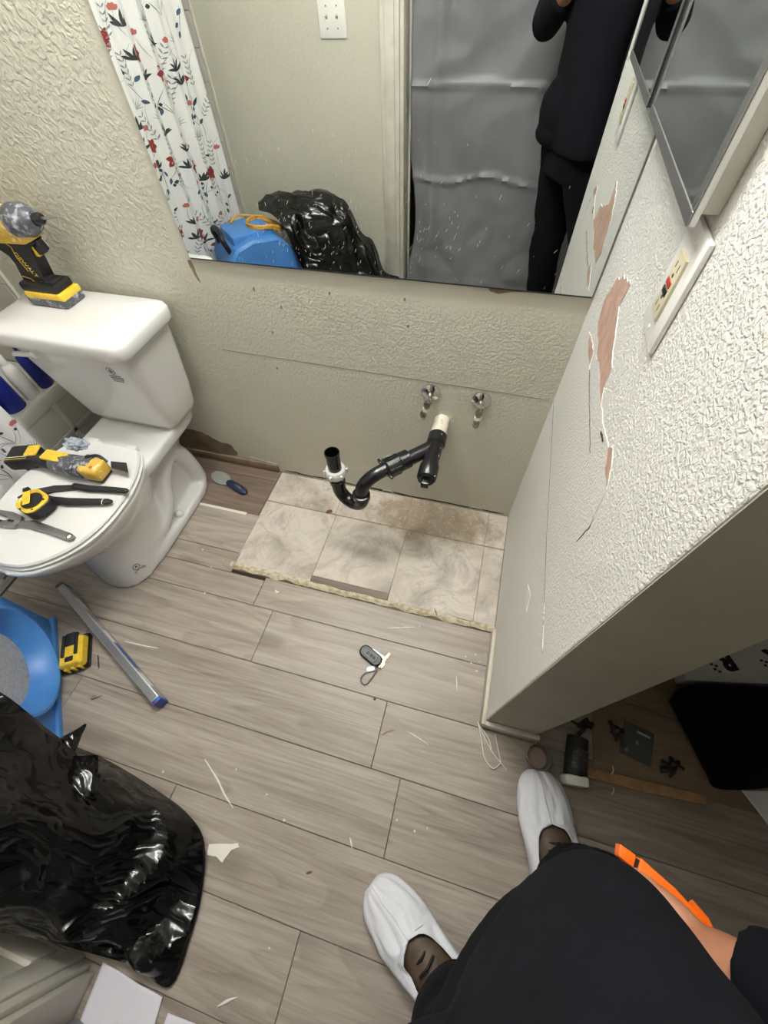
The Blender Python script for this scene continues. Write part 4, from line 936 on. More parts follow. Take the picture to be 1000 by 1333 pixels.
BND = [(-1.47, -1.19, 0.55), (-1.37, -1.135, 0.555), (-1.28, -1.065, 0.52), (-1.20, -1.045, 0.34), (-1.06, -1.105, 0.20), (-0.98, -1.125, 0.10), (-0.86, -1.15, 0.05), (-0.73, -1.18, 0.035), (-0.66, -1.225, 0.02), (-0.62, -1.31, 0.015), (-0.605, -1.40, 0.012), (-0.612, -1.475, 0.012), (-0.70, -1.462, 0.03), (-0.80, -1.465, 0.05), (-1.0, -1.470, 0.10), (-1.2, -1.475, 0.22), (-1.36, -1.46, 0.40), (-1.47, -1.40, 0.50), (-1.515, -1.29, 0.55)]
bc = Vector((-1.08, -1.29, 0))
def Hbag(x, y):
    pts = [(-1.6, 0.58), (-1.40, 0.60), (-1.2, 0.60), (-1.06, 0.55), (-0.95, 0.40), (-0.85, 0.265), (-0.75, 0.16), (-0.65, 0.09), (-0.5, 0.05)]
    for (a, h0), (b_, h1) in zip(pts[:-1], pts[1:]):
        if a <= x <= b_:
            t_ = (x-a)/(b_-a); t_ = t_*t_*(3-2*t_); h = h0+(h1-h0)*t_; break
    else: h = 0.05
    return h*(1-0.45*(abs(y+1.29)/0.25)**2.2)
def crump(p):
    s_ = 0.0
    for k, (f, am_) in enumerate(((4.5, 0.044), (9.0, 0.014), (20.0, 0.004))):
        q = Vector(((p.x*0.82+p.y*0.57)*0.55, (p.y*0.82-p.x*0.57)*1.5, p.z))*f+Vector((3.1*k, 1.7, 0.4)); n_ = noise.noise(q+0.4*noise.noise_vector(q*0.6)); s_ += am_*(0.35-abs(n_))*1.6
    d, _ = noise.voronoi(p*9.0); s_ += 0.006*(d[1]-d[0])
    return s_
B = bez(BND+[BND[0]], 8)[:-1]; NR = 46; vs = []; fs = []; nb = len(B)
for j in range(NR+1):
    rho = j/NR
    for i in range(nb):
        b_ = B[i]; x = bc.x+(b_.x-bc.x)*rho; y = bc.y+(b_.y-bc.y)*rho
        z_ = b_.z+(max(Hbag(x, y), b_.z)-b_.z)*(1-rho**2.6)
        q = Vector((x, y, z_)); cr = crump(q)*(1.0 if rho < 0.9 else (1-rho)*9+0.1)
        z_ = max(z_+cr, 0.006); lat = noise.noise_vector(q*7)*0.012*(1-rho**4)
        vs.append((min(x+lat.x, -0.58), max(y+lat.y, -1.487), z_))
for j in range(NR):
    for i in range(nb): a_ = j*nb+i; b_ = j*nb+(i+1) % nb; fs.append([a_, b_, b_+nb, a_+nb])
bgm = MB().add(vs, fs)
bag = thing('trash_bag', 'crumpled shiny black plastic bag draped over the blue blower', 'bag', (-1.05, -1.28, 0.0))
bo = obj('film', bgm, M_bag, bag, world=True, ang=28)
sol = bo.modifiers.new('thick', 'SOLIDIFY'); sol.thickness = 0.0012; sol.offset = -1
# pointed corner and loose flap standing off the bag
for pts in ([(-1.085, -1.125, 0.19), (-1.050, -1.063, 0.160), (-1.046, -1.064, 0.158), (-1.01, -1.150, 0.18)], [(-1.02, -1.135, 0.19), (-0.945, -1.112, 0.195), (-0.885, -1.190, 0.20), (-0.94, -1.24, 0.24)]):
    a_, b_, c_, d_ = [Vector(q) for q in pts]; vs = []; n = 8
    for j in range(n+1):
        for i in range(n+1):
            u_, v_ = i/n, j/n; q = a_.lerp(b_, u_).lerp(d_.lerp(c_, u_), v_); vs.append(q+Vector((0, 0, 0.02*sin(pi*v_)*sin(pi*u_)+0.006*noise.noise(q*40))))
    fl = obj('flap', MB().add(vs, [[j*(n+1)+i, j*(n+1)+i+1, (j+1)*(n+1)+i+1, (j+1)*(n+1)+i] for j in range(n) for i in range(n)]), M_bag, bag, world=True, ang=40)
    q = fl.modifiers.new('thick', 'SOLIDIFY'); q.thickness = 0.001

# papers on the floor under the bag at the doorway
def sheet_of(name, label, cat, poly, z, mat, nsub=1, amp=0.004):
    P = [Vector((x, y, 0)) for x, y in poly]; c = sum(P, Vector())/len(P); vs = []; fs = []; n = 14; ring = []
    for i in range(len(P)):
        for k in range(6): ring.append(P[i].lerp(P[(i+1) % len(P)], k/6))
    m_ = len(ring)
    for j in range(n+1):
        for q in ring:
            r = c.lerp(q, j/n); vs.append((r.x, r.y, z+amp*(0.5+noise.noise(r*14))*(1.0 if j < n else 0.6)))
    for j in range(n):
        for i in range(m_): a_ = j*m_+i; b_ = j*m_+(i+1) % m_; fs.append([a_, b_, b_+m_, a_+m_])
    o = obj(name, MB().add(vs, fs), mat, ang=60); q = o.modifiers.new('t', 'SOLIDIFY'); q.thickness = 0.0008
    return tag(o, label, cat)
sheet_of('paper_sheet', 'white paper sheet on the floor between door casing and bag', 'paper', [(-0.785, -1.485), (-0.62, -1.495), (-0.60, -1.62), (-0.775, -1.62)], 0.003, M_paperw)
sheet_of('paper_sheet', 'white paper sheet lying in the doorway', 'paper', [(-0.595, -1.512), (-0.30, -1.50), (-0.30, -1.62), (-0.595, -1.62)], 0.003, M_paperw, amp=0.002)

# ================================================================== PLASTIC SHEET IN THE DOORWAY
vs = []; fs = []; nx, nz = 90, 150
for j in range(nz+1):
    z_ = 0.012+2.03*j/nz
    for i in range(nx+1):
        u_ = i/nx; xl = -0.778+0.035*max(0, 1-((z_-0.42)/0.24)**2); x = xl+(0.095-xl)*u_
        y = -1.592
        y += 0.013*math.exp(-((z_-0.935-0.012*noise.noise((x*3, 0, 0)))/0.009)**2)
        zc = 0.60+0.05*noise.noise((x*4, 5, 0)); y += 0.015*math.exp(-((z_-zc)/0.010)**2)
        y += 0.012*math.exp(-((z_-1.30)/0.012)**2)
        y += 0.014*math.exp(-((x+0.66-0.05*noise.noise((0, 0, z_*2)))/0.03)**2)
        q = Vector((x*2.2+z_*1.4, 0, z_*2.2-x*1.2)); y += 0.030*(0.5-abs(noise.noise(q)))+0.012*(0.5-abs(noise.noise(q*2.7+Vector((4, 0, 1)))))
        if z_ < 0.62: d, _ = noise.voronoi(Vector((x*5, 0, z_*6))); y += 0.040*(d[1]-d[0])*(0.62-z_)/0.62
        vs.append((x, y, z_))
for j in range(nz):
    for i in range(nx): a_ = j*(nx+1)+i; fs.append([a_, a_+1, a_+nx+2, a_+nx+1])
ps = obj('plastic_sheet', MB().add(vs, fs), M_sheet, ang=70); tag(ps, 'creased grey plastic sheet hanging in the doorway', 'plastic sheet')
q = ps.modifiers.new('t', 'SOLIDIFY'); q.thickness = 0.0006

# ================================================================== PERSON (the photographer)
pr = thing('person', 'person in black shirt and trousers wearing white shoe covers', 'person', (0.02, -1.15, 0.0))
YAW = radians(70)
er = Vector((cos(YAW), sin(YAW), 0)); fw = Vector((-sin(YAW), cos(YAW), 0))
def ring(c, hl, hd, z, n=36, drop=0.0, pw=2.2):
    out = []
    for k in range(n):
        a = 2*pi*k/n; q = lambda v: math.copysign(abs(v)**(2/pw), v)
        p = Vector(c)+er*(hl*q(cos(a)))+fw*(hd*q(sin(a))); p.z = z+drop*sin(a); out.append(p)
    return out
HIPL, HIPR = Vector((-0.090, -1.235, 0.84)), Vector((-0.015, -1.090, 0.84))
KNL, KNR = Vector((-0.045, -1.240, 0.50)), Vector((0.125, -1.045, 0.50))
ANL, ANR = Vector((0.000, -1.300, 0.10)), Vector((0.203, -1.065, 0.10))
SHL, SHR = Vector((-0.110, -1.370, 1.40)), Vector((0.005, -1.075, 1.40))
ELL, ELR = Vector((-0.235, -1.355, 1.135)), Vector((0.235, -1.075, 1.06))
WRL, WRR = Vector((-0.185, -1.195, 1.212)), Vector((0.098, -1.035, 0.838))
HEAD = Vector((-0.085, -1.200, 1.63))
# body: one continuous skin
mb = MB()
mb.loft([ring((-0.052, -1.170, 0), 0.125, 0.055, 0.80), ring((-0.056, -1.172, 0), 0.135, 0.056, 0.90), ring((-0.060, -1.187, 0), 0.130, 0.060, 1.02), ring((-0.062, -1.207, 0), 0.145, 0.076, 1.20), ring((-0.058, -1.223, 0), 0.155, 0.080, 1.35), ring((-0.052, -1.228, 0), 0.12, 0.066, 1.44), ring((-0.048, -1.228, 0), 0.06, 0.055, 1.48)])
mb.cap((-0.048, -1.228, 1.44), HEAD-Vector((0, 0, 0.07)), 0.054, 0.052)
for s_, sh, el, wr in ((-1, SHL, ELL, WRL), (1, SHR, ELR, WRR)):
    mb.cap(sh, el, 0.046, 0.037); mb.cap(el, wr, 0.038, 0.027)
for hp_, kn, an in ((HIPL, KNL, ANL), (HIPR, KNR, ANR)):
    mb.cap(hp_, kn, 0.058, 0.048); mb.cap(kn, an, 0.052, 0.034); mb.cap(an, an-Vector((0, 0, 0.05)), 0.034, 0.034)
# head with face
hf = Vector((-0.45, 0.80, -0.40)).normalized(); hu = (Vector((0, 0, 1))-hf*hf.z).normalized(); hr = hf.cross(hu)
HM = Matrix.Identity(4)
for i in range(3): HM[i][0] = hr[i]; HM[i][1] = hf[i]; HM[i][2] = hu[i]; HM[i][3] = HEAD[i]
H = lambda x, y, z_: HM @ Vector((x, y, z_))
R3 = HM.to_3x3().to_4x4()
mb.ell(H(0, -0.005, 0.02), (0.074, 0.094, 0.098), R3, 20); mb.ell(H(0, 0.028, -0.055), (0.052, 0.056, 0.062), R3, 16)
mb.cap(H(0, 0.092, 0.012), H(0, 0.106, -0.026), 0.009, 0.014); mb.ell(H(0, 0.085, -0.062), (0.026, 0.012, 0.010), R3, 12); mb.ell(H(0, 0.075, -0.098), (0.022, 0.018, 0.015), R3, 12)
for s_ in (-1, 1):
    mb.ell(H(s_*0.076, -0.012, -0.012), (0.010, 0.020, 0.032), R3, 12); mb.ell(H(s_*0.035, 0.078, 0.030), (0.024, 0.012, 0.008), R3, 12)
# hands: palm plus five bent fingers
def hand(wr, d, up, tool, sgn, curl=1.0):
    d = Vector(d).normalized(); up = Vector(up); up = (up-d*up.dot(d)).normalized(); sd = d.cross(up)*sgn
    for k in range(4): mb.cap(wr+d*0.01+sd*(0.012*(k-1.5)*0.8), wr+d*0.085+sd*(0.0195*(k-1.5)), 0.014, 0.0115, 10)
    for k, ln in enumerate((0.042, 0.048, 0.045, 0.034)):
        b0_ = wr+d*0.088+sd*(0.0200*(k-1.5)); p1 = b0_+(d*0.75-up*0.66*curl).normalized()*ln*0.85; p2 = p1+(d*0.05-up*1.0*curl).normalized()*ln*0.65; p3 = p2+(-d*0.6-up*0.75*curl).normalized()*ln*0.5
        mb.cap(b0_, p1, 0.0095, 0.0088, 10); mb.cap(p1, p2, 0.0088, 0.008, 10); mb.cap(p2, p3, 0.008, 0.0072, 10)
    t0 = wr+d*0.030-sd*0.032; t1 = t0+(d*0.6-sd*0.7-up*0.3).normalized()*0.034; t2 = t1+(d*0.75-up*0.6*curl+sd*0.2).normalized()*0.030
    mb.cap(wr+d*0.018-sd*0.016, t0, 0.014, 0.012, 10); mb.cap(t0, t1, 0.0115, 0.0105, 10); mb.cap(t1, t2, 0.0105, 0.0085, 10)
hand(WRR, Vector((-0.10, 0.10, -1.0)), (0.75, 0.6, 0.0), None, 1)
hand(WRL, Vector((0.20, 0.80, 0.50)), Vector((0.1, -0.5, 0.8)), None, -1, -0.5)
obj('body', remesh(mb, 0.0048, 4, 0.5), M_skin, pr, world=True, ang=180)
for s_ in (-1, 1):
    obj('eye', MB().ell(H(s_*0.034, 0.0815, 0.016), (0.014, 0.010, 0.009), R3, 12), M_eye, pr, world=True)
    obj('brow', MB().cap(H(s_*0.018, 0.092, 0.040), H(s_*0.052, 0.080, 0.040), 0.004, 0.003, 8), M_hair, pr, world=True)
mb = MB(); mb.ell(H(0, -0.022, 0.040), (0.083, 0.092, 0.092), R3, 20); mb.ell(H(0, -0.045, -0.005), (0.080, 0.066, 0.080), R3, 16)
obj('hair', remesh(mb, 0.006, 4), M_hair, pr, world=True, ang=180)
# shirt: loose torso + sleeves
mb = MB()
mb.loft([ring((-0.050, -1.160, 0), 0.186, 0.085, 0.842, drop=-0.004), ring((-0.052, -1.162, 0), 0.186, 0.086, 0.88), ring((-0.055, -1.168, 0), 0.178, 0.084, 0.94), ring((-0.063, -1.19, 0), 0.163, 0.083, 1.05), ring((-0.063, -1.205, 0), 0.165, 0.088, 1.18), ring((-0.060, -1.220, 0), 0.172, 0.092, 1.30), ring((-0.056, -1.226, 0), 0.165, 0.088, 1.40), ring((-0.050, -1.228, 0), 0.115, 0.076, 1.46), ring((-0.048, -1.228, 0), 0.066, 0.064, 1.49)])
mb.ell((-0.110, -1.205, 0.93), (0.088, 0.100, 0.11)); mb.ell((-0.108, -1.205, 0.875), (0.090, 0.100, 0.05))
for sh, el, wr, k in ((SHL, ELL, WRL, 0.85), (SHR, ELR, WRR, 0.93)):
    mb.cap(sh, el, 0.068, 0.054); mb.tube([el-(wr-el)*0.05, el.lerp(wr, 0.35), el.lerp(wr, k-0.12), el.lerp(wr, k)], [0.052, 0.050, 0.043, 0.041], 18)
rm = remesh(mb, 0.0065, 7, 0.5)
for v in rm.v:
    f_ = fw.dot(v-Vector((-0.055, -1.18, 0))); l_ = er.dot(v-Vector((-0.055, -1.18, 0)))
    n_ = noise.noise(Vector((l_*11, v.z*4.5+l_*7, f_*5))); n2 = noise.noise(Vector((l_*5, v.z*13, f_*9)))
    d_ = 0.007*(0.4-abs(n_))+0.004*n2
    dr_ = Vector((v.x+0.055, v.y+1.18, 0)); 
    if dr_.length > 1e-4: v += dr_.normalized()*d_
obj('shirt', rm, M_black, pr, world=True, ang=180, label='loose black long-sleeved shirt')
mb = MB()
mb.loft([ring((-0.054, -1.170, 0), 0.155, 0.076, 0.76), ring((-0.054, -1.168, 0), 0.160, 0.076, 0.84), ring((-0.056, -1.170, 0), 0.150, 0.072, 0.93)])
for hp_, kn, an in ((HIPL, KNL, ANL), (HIPR, KNR, ANR)):
    mb.cap(hp_, kn, 0.076, 0.068); mb.tube([kn+Vector((0, 0, 0.05)), kn-Vector((0, 0, 0.05)), kn.lerp(an, 0.55), an-Vector((0, 0, 0.015))], [0.072, 0.071, 0.064, 0.060], 20); mb.ell(kn, (0.074, 0.074, 0.075))
rm = remesh(mb, 0.007, 6)
for v in rm.v: v += noise.noise_vector(Vector((v.x*9, v.y*9, v.z*14)))*0.006
obj('trousers', rm, M_pants, pr, world=True, ang=180)
# shoes and shoe covers
def foot(toe, heel, par):
    toe = Vector(toe); heel = Vector(heel); ax = (heel-toe).normalized(); L_ = (heel-toe).length; sd = Vector((-ax.y, ax.x, 0))
    ST = [(0.0, 0.012, 0.022), (0.04, 0.030, 0.040), (0.12, 0.045, 0.055), (0.25, 0.054, 0.066), (0.38, 0.055, 0.080), (0.52, 0.050, 0.100), (0.66, 0.047, 0.112), (0.80, 0.046, 0.112), (0.92, 0.042, 0.100), (0.98, 0.026, 0.075), (1.0, 0.012, 0.05)]
    def rings(g, top=0.0, pleat=0.0, n=40):
        out = []
        for t_, hw, h in ST:
            c = toe.lerp(heel, t_) - ax*(g*(1-2*t_)); r = []
            for k in range(n):
                a = 2*pi*k/n; cx, sz = cos(a), sin(a)
                w_ = (hw+g)*(1-0.22*max(0, sz)**1.5); zz = (h+g*1.0+top)*(0.5+0.5*math.copysign(abs(sz)**0.75, sz)); 
                pl_ = 1+pleat*(0.6*sin(9*a+14*t_)+0.8*noise.noise(Vector((t_*7, a*2.2, 3))))*max(0.0, sz+0.35)
                p_ = c+sd*(w_*cx*pl_); p_.z = max(0.001+0.0*g, zz*pl_*0.98) + (0.0 if g else 0.004); r.append(p_)
            out.append(r)
        return out
    obj('shoe', MB().loft(rings(0.0)), M_shoe, par, world=True, ang=60)
    STI = bez([Vector(q) for q in ST], 5); T = len(STI)-1; n = 72; vs_ = []; fs_ = []
    for i, (t_, hw, h) in enumerate(STI):
        t_ = min(max(t_, 0.0), 1.0); g = 0.010; c = toe.lerp(heel, t_)-ax*(g*(1-2*t_)); u_ = (t_-0.675)/0.295
        dl = 1.05*sqrt(1-u_*u_) if abs(u_) < 1 else 0.0
        for k in range(n+1):
            a = pi/2+dl+(2*pi-2*dl)*k/n; cx_, sz = cos(a), sin(a); top_ = max(0.0, sz+0.25)
            near = math.exp(-((abs(u_)-1.0)/0.9)**2) if abs(u_) > 1 else 1.0
            ca_, sa_ = 1.6*cos(a), 1.6*sin(a); pl_ = 1+top_*(0.045*sin(9*a+4*noise.noise((t_*5, ca_, sa_)))*near+0.09*noise.noise(Vector((t_*5, ca_*1.6, 3+sa_*1.6)))+0.075*(0.4-abs(noise.noise(Vector((t_*9, ca_*2.4, 8+sa_*2.4))))))
            w_ = (hw+g)*(1-0.22*max(0, sz)**1.5); zz = (h+g+0.006)*(0.5+0.5*math.copysign(abs(sz)**0.75, sz))
            p_ = c+sd*(w_*cx_*pl_); p_.z = max(0.001, zz*pl_*0.98); vs_.append(p_)
    for i in range(T):
        for k in range(n): a_ = i*(n+1)+k; fs_.append([a_, a_+1, a_+n+2, a_+n+1])
    fs_.append(list(range(n))); fs_.append([T*(n+1)+k for k in range(n)])
    mb_ = MB(); mb_.add(vs_, fs_); o = obj('shoe_cover', mb_, M_cover, par, world=True, ang=70)
    q = o.modifiers.new('t', 'SOLIDIFY'); q.thickness = 0.0012; q.offset = 1
    for k in range(4):
        c = toe.lerp(heel, 0.50+0.05*k); h = 0.100+0.018*k
        obj('lace', MB().tube([c-sd*0.022+Vector((0, 0, h-0.012)), c+Vector((0, 0, h+0.004)), c+sd*0.022+Vector((0, 0, h-0.012))], 0.003, 8), M_blk, par, world=True)
foot((-0.212, -1.190, 0), (0.045, -1.328, 0), pr)
foot((0.151, -0.852, 0), (0.216, -1.125, 0), pr)

# things in the hands
ph = thing('phone', 'black phone held up by the photographer', 'phone', tuple(CAM-RF*0.012))
PMx = Matrix.Identity(4)
for i in range(3): PMx[i][0] = RX[i]; PMx[i][1] = -RD[i]; PMx[i][2] = -RF[i]; PMx[i][3] = (CAM-RF*0.010)[i]
obj('case', MB().box((-0.020, -0.118, 0.0), (0.056, 0.030, 0.009), 0.004, M=PMx), M_blk, ph, world=True)
obj('screen', MB().box((-0.017, -0.115, 0.009), (0.053, 0.027, 0.0095), M=PMx), pbr('phone_glass', rgb(12, 12, 14), 0.08), ph, world=True, smooth=False)
ok_ = thing('orange_cutter', 'bright orange plastic hand tool held at the hip', 'hand tool', (0.075, -0.985, 0.775))
OM = frame((0.036, -0.976, 0.795), Vector((0.085, -0.030, 0.0)), Vector((0.03, 0.085, 0.0)))
obj('handle', MB().prism([(0.017, 0.007), (0.017, -0.007), (0.045, -0.010), (0.058, -0.013), (0.072, -0.024), (0.090, -0.028), (0.094, -0.020), (0.080, -0.006), (0.050, 0.002)], -0.006, 0.006, OM, bev=0.0015), M_orange, ok_, world=True)
obj('guard', MB().tube([OM @ Vector(q) for q in ((0.068, 0.0, 0), (0.082, -0.004, 0), (0.094, -0.014, 0), (0.099, -0.028, 0))], [0.004, 0.0035, 0.003, 0.0025], 10), M_orange, ok_, world=True)
obj('tip', MB().prism([(-0.004, 0.006), (-0.002, -0.005), (0.013, -0.006), (0.013, 0.006)], -0.006, 0.006, OM, bev=0.0015), M_orange, ok_, world=True)
obj('joint', MB().prism([(0.008, 0.004), (0.008, -0.004), (0.022, -0.005), (0.022, 0.004)], -0.004, 0.004, OM), M_blk, ok_, world=True)

# ================================================================== THINGS ON THE FLOOR
# spirit level, 0.62 m
lvA = Vector((-1.530, -0.722, 0)); lvB = Vector((-0.965, -0.968, 0)); d = (lvB-lvA).normalized()
lvA += Vector((0.012, 0.010, 0)); lvB += Vector((0.004, 0.002, 0))
lvl = thing('spirit_level', 'aluminium spirit level with blue end cap lying on the planks', 'level', tuple((lvA+lvB)/2), atan2(d.y, d.x))
hl = (lvB-lvA).length/2
obj('rail', MB().box((-hl+0.006, -0.012, 0.0), (hl-0.006, 0.012, 0.050), 0.0015), M_alu, lvl)
obj('top_edge', MB().box((-hl+0.010, -0.009, 0.050), (hl-0.010, 0.009, 0.0515), 0.0005, seg=1), M_steel, lvl)
for s_ in (-1, 1): obj('end_cap', MB().box((s_*hl-0.007, -0.013, 0.0), (s_*hl+0.007, 0.013, 0.052), 0.003), M_bluecap if s_ > 0 else M_darksteel, lvl, label='worn blue end cap' if s_ > 0 else 'dark end cap')
obj('blue_strip', MB().box((-0.02, 0.0118, 0.012), (0.16, 0.0126, 0.040)), M_bluetape, lvl, smooth=False)
obj('blue_strip', MB().box((-0.02, -0.0126, 0.012), (0.16, -0.0118, 0.040)), M_bluetape, lvl, smooth=False)
for x in (-0.19, 0.0, 0.215):
    vw = obj('vial_window', MB().box((x-0.034, -0.0132, 0.016), (x+0.034, 0.0132, 0.046), 0.004), M_white, lvl)
    obj('vial', MB().tube([(x-0.022, -0.0134, 0.031), (x+0.022, -0.0134, 0.031)], 0.006, 12), pbr('vial_fluid', rgb(150, 165, 130), 0.1), vw)

# loose battery pack
bp = thing('battery_pack', 'loose yellow and black battery pack between blower and level', 'battery', (-1.318, -0.900, 0.0), radians(-55))
obj('lower_shell', MB().box((-0.058, -0.038, 0.0), (0.058, 0.038, 0.028), 0.007), M_blk, bp)
obj('upper_shell', MB().loft([rrect(0.004, 0, 0.052, 0.037, 0.012, 0.026), rrect(0.004, 0, 0.050, 0.035, 0.012, 0.048), rrect(0.004, 0, 0.044, 0.028, 0.010, 0.056)]), M_yel, bp)
obj('rail', MB().box((-0.052, -0.024, 0.052), (0.022, -0.015, 0.062), 0.002), M_blk, bp); obj('rail', MB().box((-0.052, 0.015, 0.052), (0.022, 0.024, 0.062), 0.002), M_blk, bp)
obj('terminal_block', MB().box((-0.056, -0.014, 0.050), (-0.012, 0.014, 0.060), 0.002), M_blk, bp)
obj('release_button', MB().box((0.024, -0.012, 0.052), (0.040, 0.012, 0.060), 0.003), M_blk, bp)
for y in (-0.02, 0.0, 0.02): obj('side_rib', MB().box((0.052, y-0.004, 0.010), (0.061, y+0.004, 0.040), 0.002), M_yel, bp)

# scraper
skA = Vector((-1.272, -0.082, 0)); skB = Vector((-1.072, -0.152, 0)); d = (skB-skA).normalized()
sk = thing('putty_knife', 'round-bladed scraper with navy handle on the planks near the back wall', 'scraper', (skA.x, skA.y, 0.0), atan2(d.y, d.x))
e = [(0.055+0.055*cos(2*pi*k/24)*(1.0 if cos(2*pi*k/24) < 0 else 0.95), 0.030*sin(2*pi*k/24)) for k in range(24)]
obj('blade', MB().prism(e, 0.004, 0.006), pbr('sage_plastic', rgb(150, 156, 146), 0.5), sk, smooth=False)
obj('handle', MB().tube([(0.098, 0, 0.009), (0.115, 0, 0.010), (0.16, 0, 0.012), (0.20, 0, 0.011), (0.212, 0, 0.010)], [0.010, 0.016, 0.018, 0.016, 0.008], 16, flat=0.6), pbr('navy_rubber', rgb(36, 48, 80), 0.45), sk)
obj('handle_inset', MB().ell((0.165, 0, 0.0225), (0.022, 0.005, 0.0015)), M_steel, sk)

# keys
ks = thing('car_keys', 'black car key fob on a ring with brass key and carabiner on the planks', 'keys', (-0.365, -0.675, 0.0))
def kb(p): return Vector((p[0]+0.365, p[1]+0.675, p[2]))
f0 = Vector((-0.400, -0.650, 0)); f1 = Vector((-0.352, -0.672, 0)); d = (f1-f0).normalized()
KM = frame((f0+f1)/2, d, Vector((-d.y, d.x, 0)))
fob = obj('fob', MB().loft([[KM @ q for q in rrect(0, 0, 0.040, 0.0185, 0.018, 0.0)], [KM @ q for q in rrect(0, 0, 0.042, 0.0200, 0.019, 0.004)], [KM @ q for q in rrect(0, 0, 0.042, 0.0200, 0.019, 0.010)], [KM @ q for q in rrect(0, 0, 0.037, 0.016, 0.015, 0.015)]]), M_blk, ks, world=True)
obj('button_pad', MB().loft([[KM @ q for q in rrect(-0.002, 0, 0.028, 0.0115, 0.011, 0.0148)], [KM @ q for q in rrect(-0.002, 0, 0.027, 0.0105, 0.010, 0.0165)]]), pbr('fob_pad', rgb(96, 98, 104), 0.5), fob, world=True)
for k in (-0.012, 0.002, 0.014): obj('button', MB().ell(KM @ Vector((k, 0, 0.0165)), (0.005, 0.005, 0.001), seg=12), M_blk, fob, world=True)
obj('fob_blade', MB().box((-0.022, -0.004, 0.004), (0.022, 0.004, 0.006), M=Matrix.Translation((-0.356, -0.648, 0)) @ Matrix.Rotation(-0.35, 4, 'Z')), M_steel, ks, world=True, smooth=False)
kc = (-0.346, -0.684); p = [Vector((kc[0]+0.011*cos(2*pi*k/20), kc[1]+0.011*sin(2*pi*k/20), 0.012)) for k in range(21)]
obj('ring', MB().tube(p, 0.0014, 8), M_steel, ks, world=True)
Mk = frame((-0.337, -0.676, 0.006), Vector((0.018, 0.037, 0)), Vector((-0.037, 0.018, 0)))
obj('key', MB().prism([(-0.012, 0.006), (-0.008, 0.010), (0.006, 0.010), (0.011, 0.004), (0.040, 0.0035), (0.043, 0.0), (0.038, -0.0035), (0.034, -0.002), (0.029, -0.0038), (0.024, -0.002), (0.019, -0.0038), (0.011, -0.004), (0.006, -0.010), (-0.008, -0.010), (-0.012, -0.006)], 0.0, 0.0022, Mk), M_brass, ks, world=True, smooth=False, label='brass door key')
obj('tag', MB().box((-0.015, -0.009, 0.003), (0.015, 0.009, 0.008), 0.002, M=Matrix.Translation((-0.366, -0.700, 0)) @ Matrix.Rotation(0.45, 4, 'Z')), M_alu, ks, world=True)
cpth = [(-0.345, -0.700, 0.005), (-0.362, -0.742, 0.005), (-0.374, -0.749, 0.005), (-0.385, -0.742, 0.005), (-0.386, -0.728, 0.005), (-0.372, -0.708, 0.005)]
obj('carabiner', MB().tube(bez(cpth, 6), 0.0022, 8), M_steel, ks, world=True)

# splinters, paint chips, screws
def sliver(label, pts, w_=0.003, mat=M_splinter, z=0.002, name='wood_splinter', cat='splinter', group=None):
    P_ = bez([(x, y, z) for x, y in pts], 6); n = len(P_)
    r = [w_*(0.35+0.65*sin(pi*min(1, max(0.05, k/(n-1)))))*(0.8+0.4*noise.noise(P_[k]*60)) for k in range(n)]
    o = obj(name, MB().tube(P_, r, 6, flat=0.5), mat); return tag(o, label, cat, group)
sliver('thin pale splinter beside the aluminium level', [(-1.198, -0.825), (-1.13, -0.822), (-1.072, -0.816)])
sliver('long curved pale splinter between the bag and the torn paint chip', [(-0.760, -1.060), (-0.70, -1.095), (-0.665, -1.12), (-0.626, -1.142)], 0.0038)
sliver('short pale splinter in the doorway plank near the paper', [(-0.493, -1.474), (-0.476, -1.461), (-0.458, -1.450)], 0.004)
sliver('thin straight splinter on the plank joint below the keys', [(-0.213, -0.840), (-0.18, -0.848), (-0.145, -0.858)], 0.002)
sliver('brown-tipped splinter left of the thin straight splinter below the keys', [(-0.285, -0.871), (-0.27, -0.857), (-0.251, -0.846)], 0.0025, M_wood)
sliver('small splinter on the plank joint above the left shoe cover', [(-0.300, -1.117), (-0.294, -1.126), (-0.287, -1.137)], 0.003)
sliver('wavy pale splinter below the broken adhesive edge', [(-0.347, -0.558), (-0.305, -0.545), (-0.26, -0.532)], 0.004)
sliver('thin splinter across the planks near the partition baseboard', [(-0.100, -0.650), (-0.095, -0.67), (-0.090, -0.695)], 0.002)
sliver('brown dead insect-like bit on the plank right of the paint chip', [(-0.385, -1.214), (-0.372, -1.207)], 0.004, M_brown, name='brown_bit', cat='debris')
sliver('tiny screw head on the plank joint under the carabiner', [(-0.333, -0.781), (-0.326, -0.779)], 0.005, M_darksteel, 0.004, 'screw', 'screw')
sliver('small steel screw beside the loose battery pack', [(-1.258, -0.888), (-1.243, -0.905), (-1.226, -0.925)], 0.004, M_darksteel, 0.003, 'screw', 'screw')
sliver('bent wire staple on the planks between level and bag', [(-1.192, -0.994), (-1.189, -1.010), (-1.166, -0.992)], 0.0022, M_steel, 0.002, 'staple', 'staple')
sliver('small nail standing in the broken adhesive edge', [(-0.208, -0.452), (-0.196, -0.474)], 0.002, M_darksteel, 0.005, 'nail', 'nail')
sliver('brown leaf-like scrap on the joint of the back stone tiles', [(-0.712, -0.160), (-0.700, -0.150), (-0.690, -0.152)], 0.010, M_brown, 0.003, 'brown_scrap', 'debris')
sliver('white plaster crumb below the adhesive edge near the toilet', [(-0.775, -0.525), (-0.765, -0.532), (-0.757, -0.528)], 0.007, M_chip, 0.004, 'plaster_crumb', 'debris')
st = thing('caulk_string', 'torn strands of pale caulk at the foot of the partition end', 'caulk', (0.02, -0.80, 0.0))
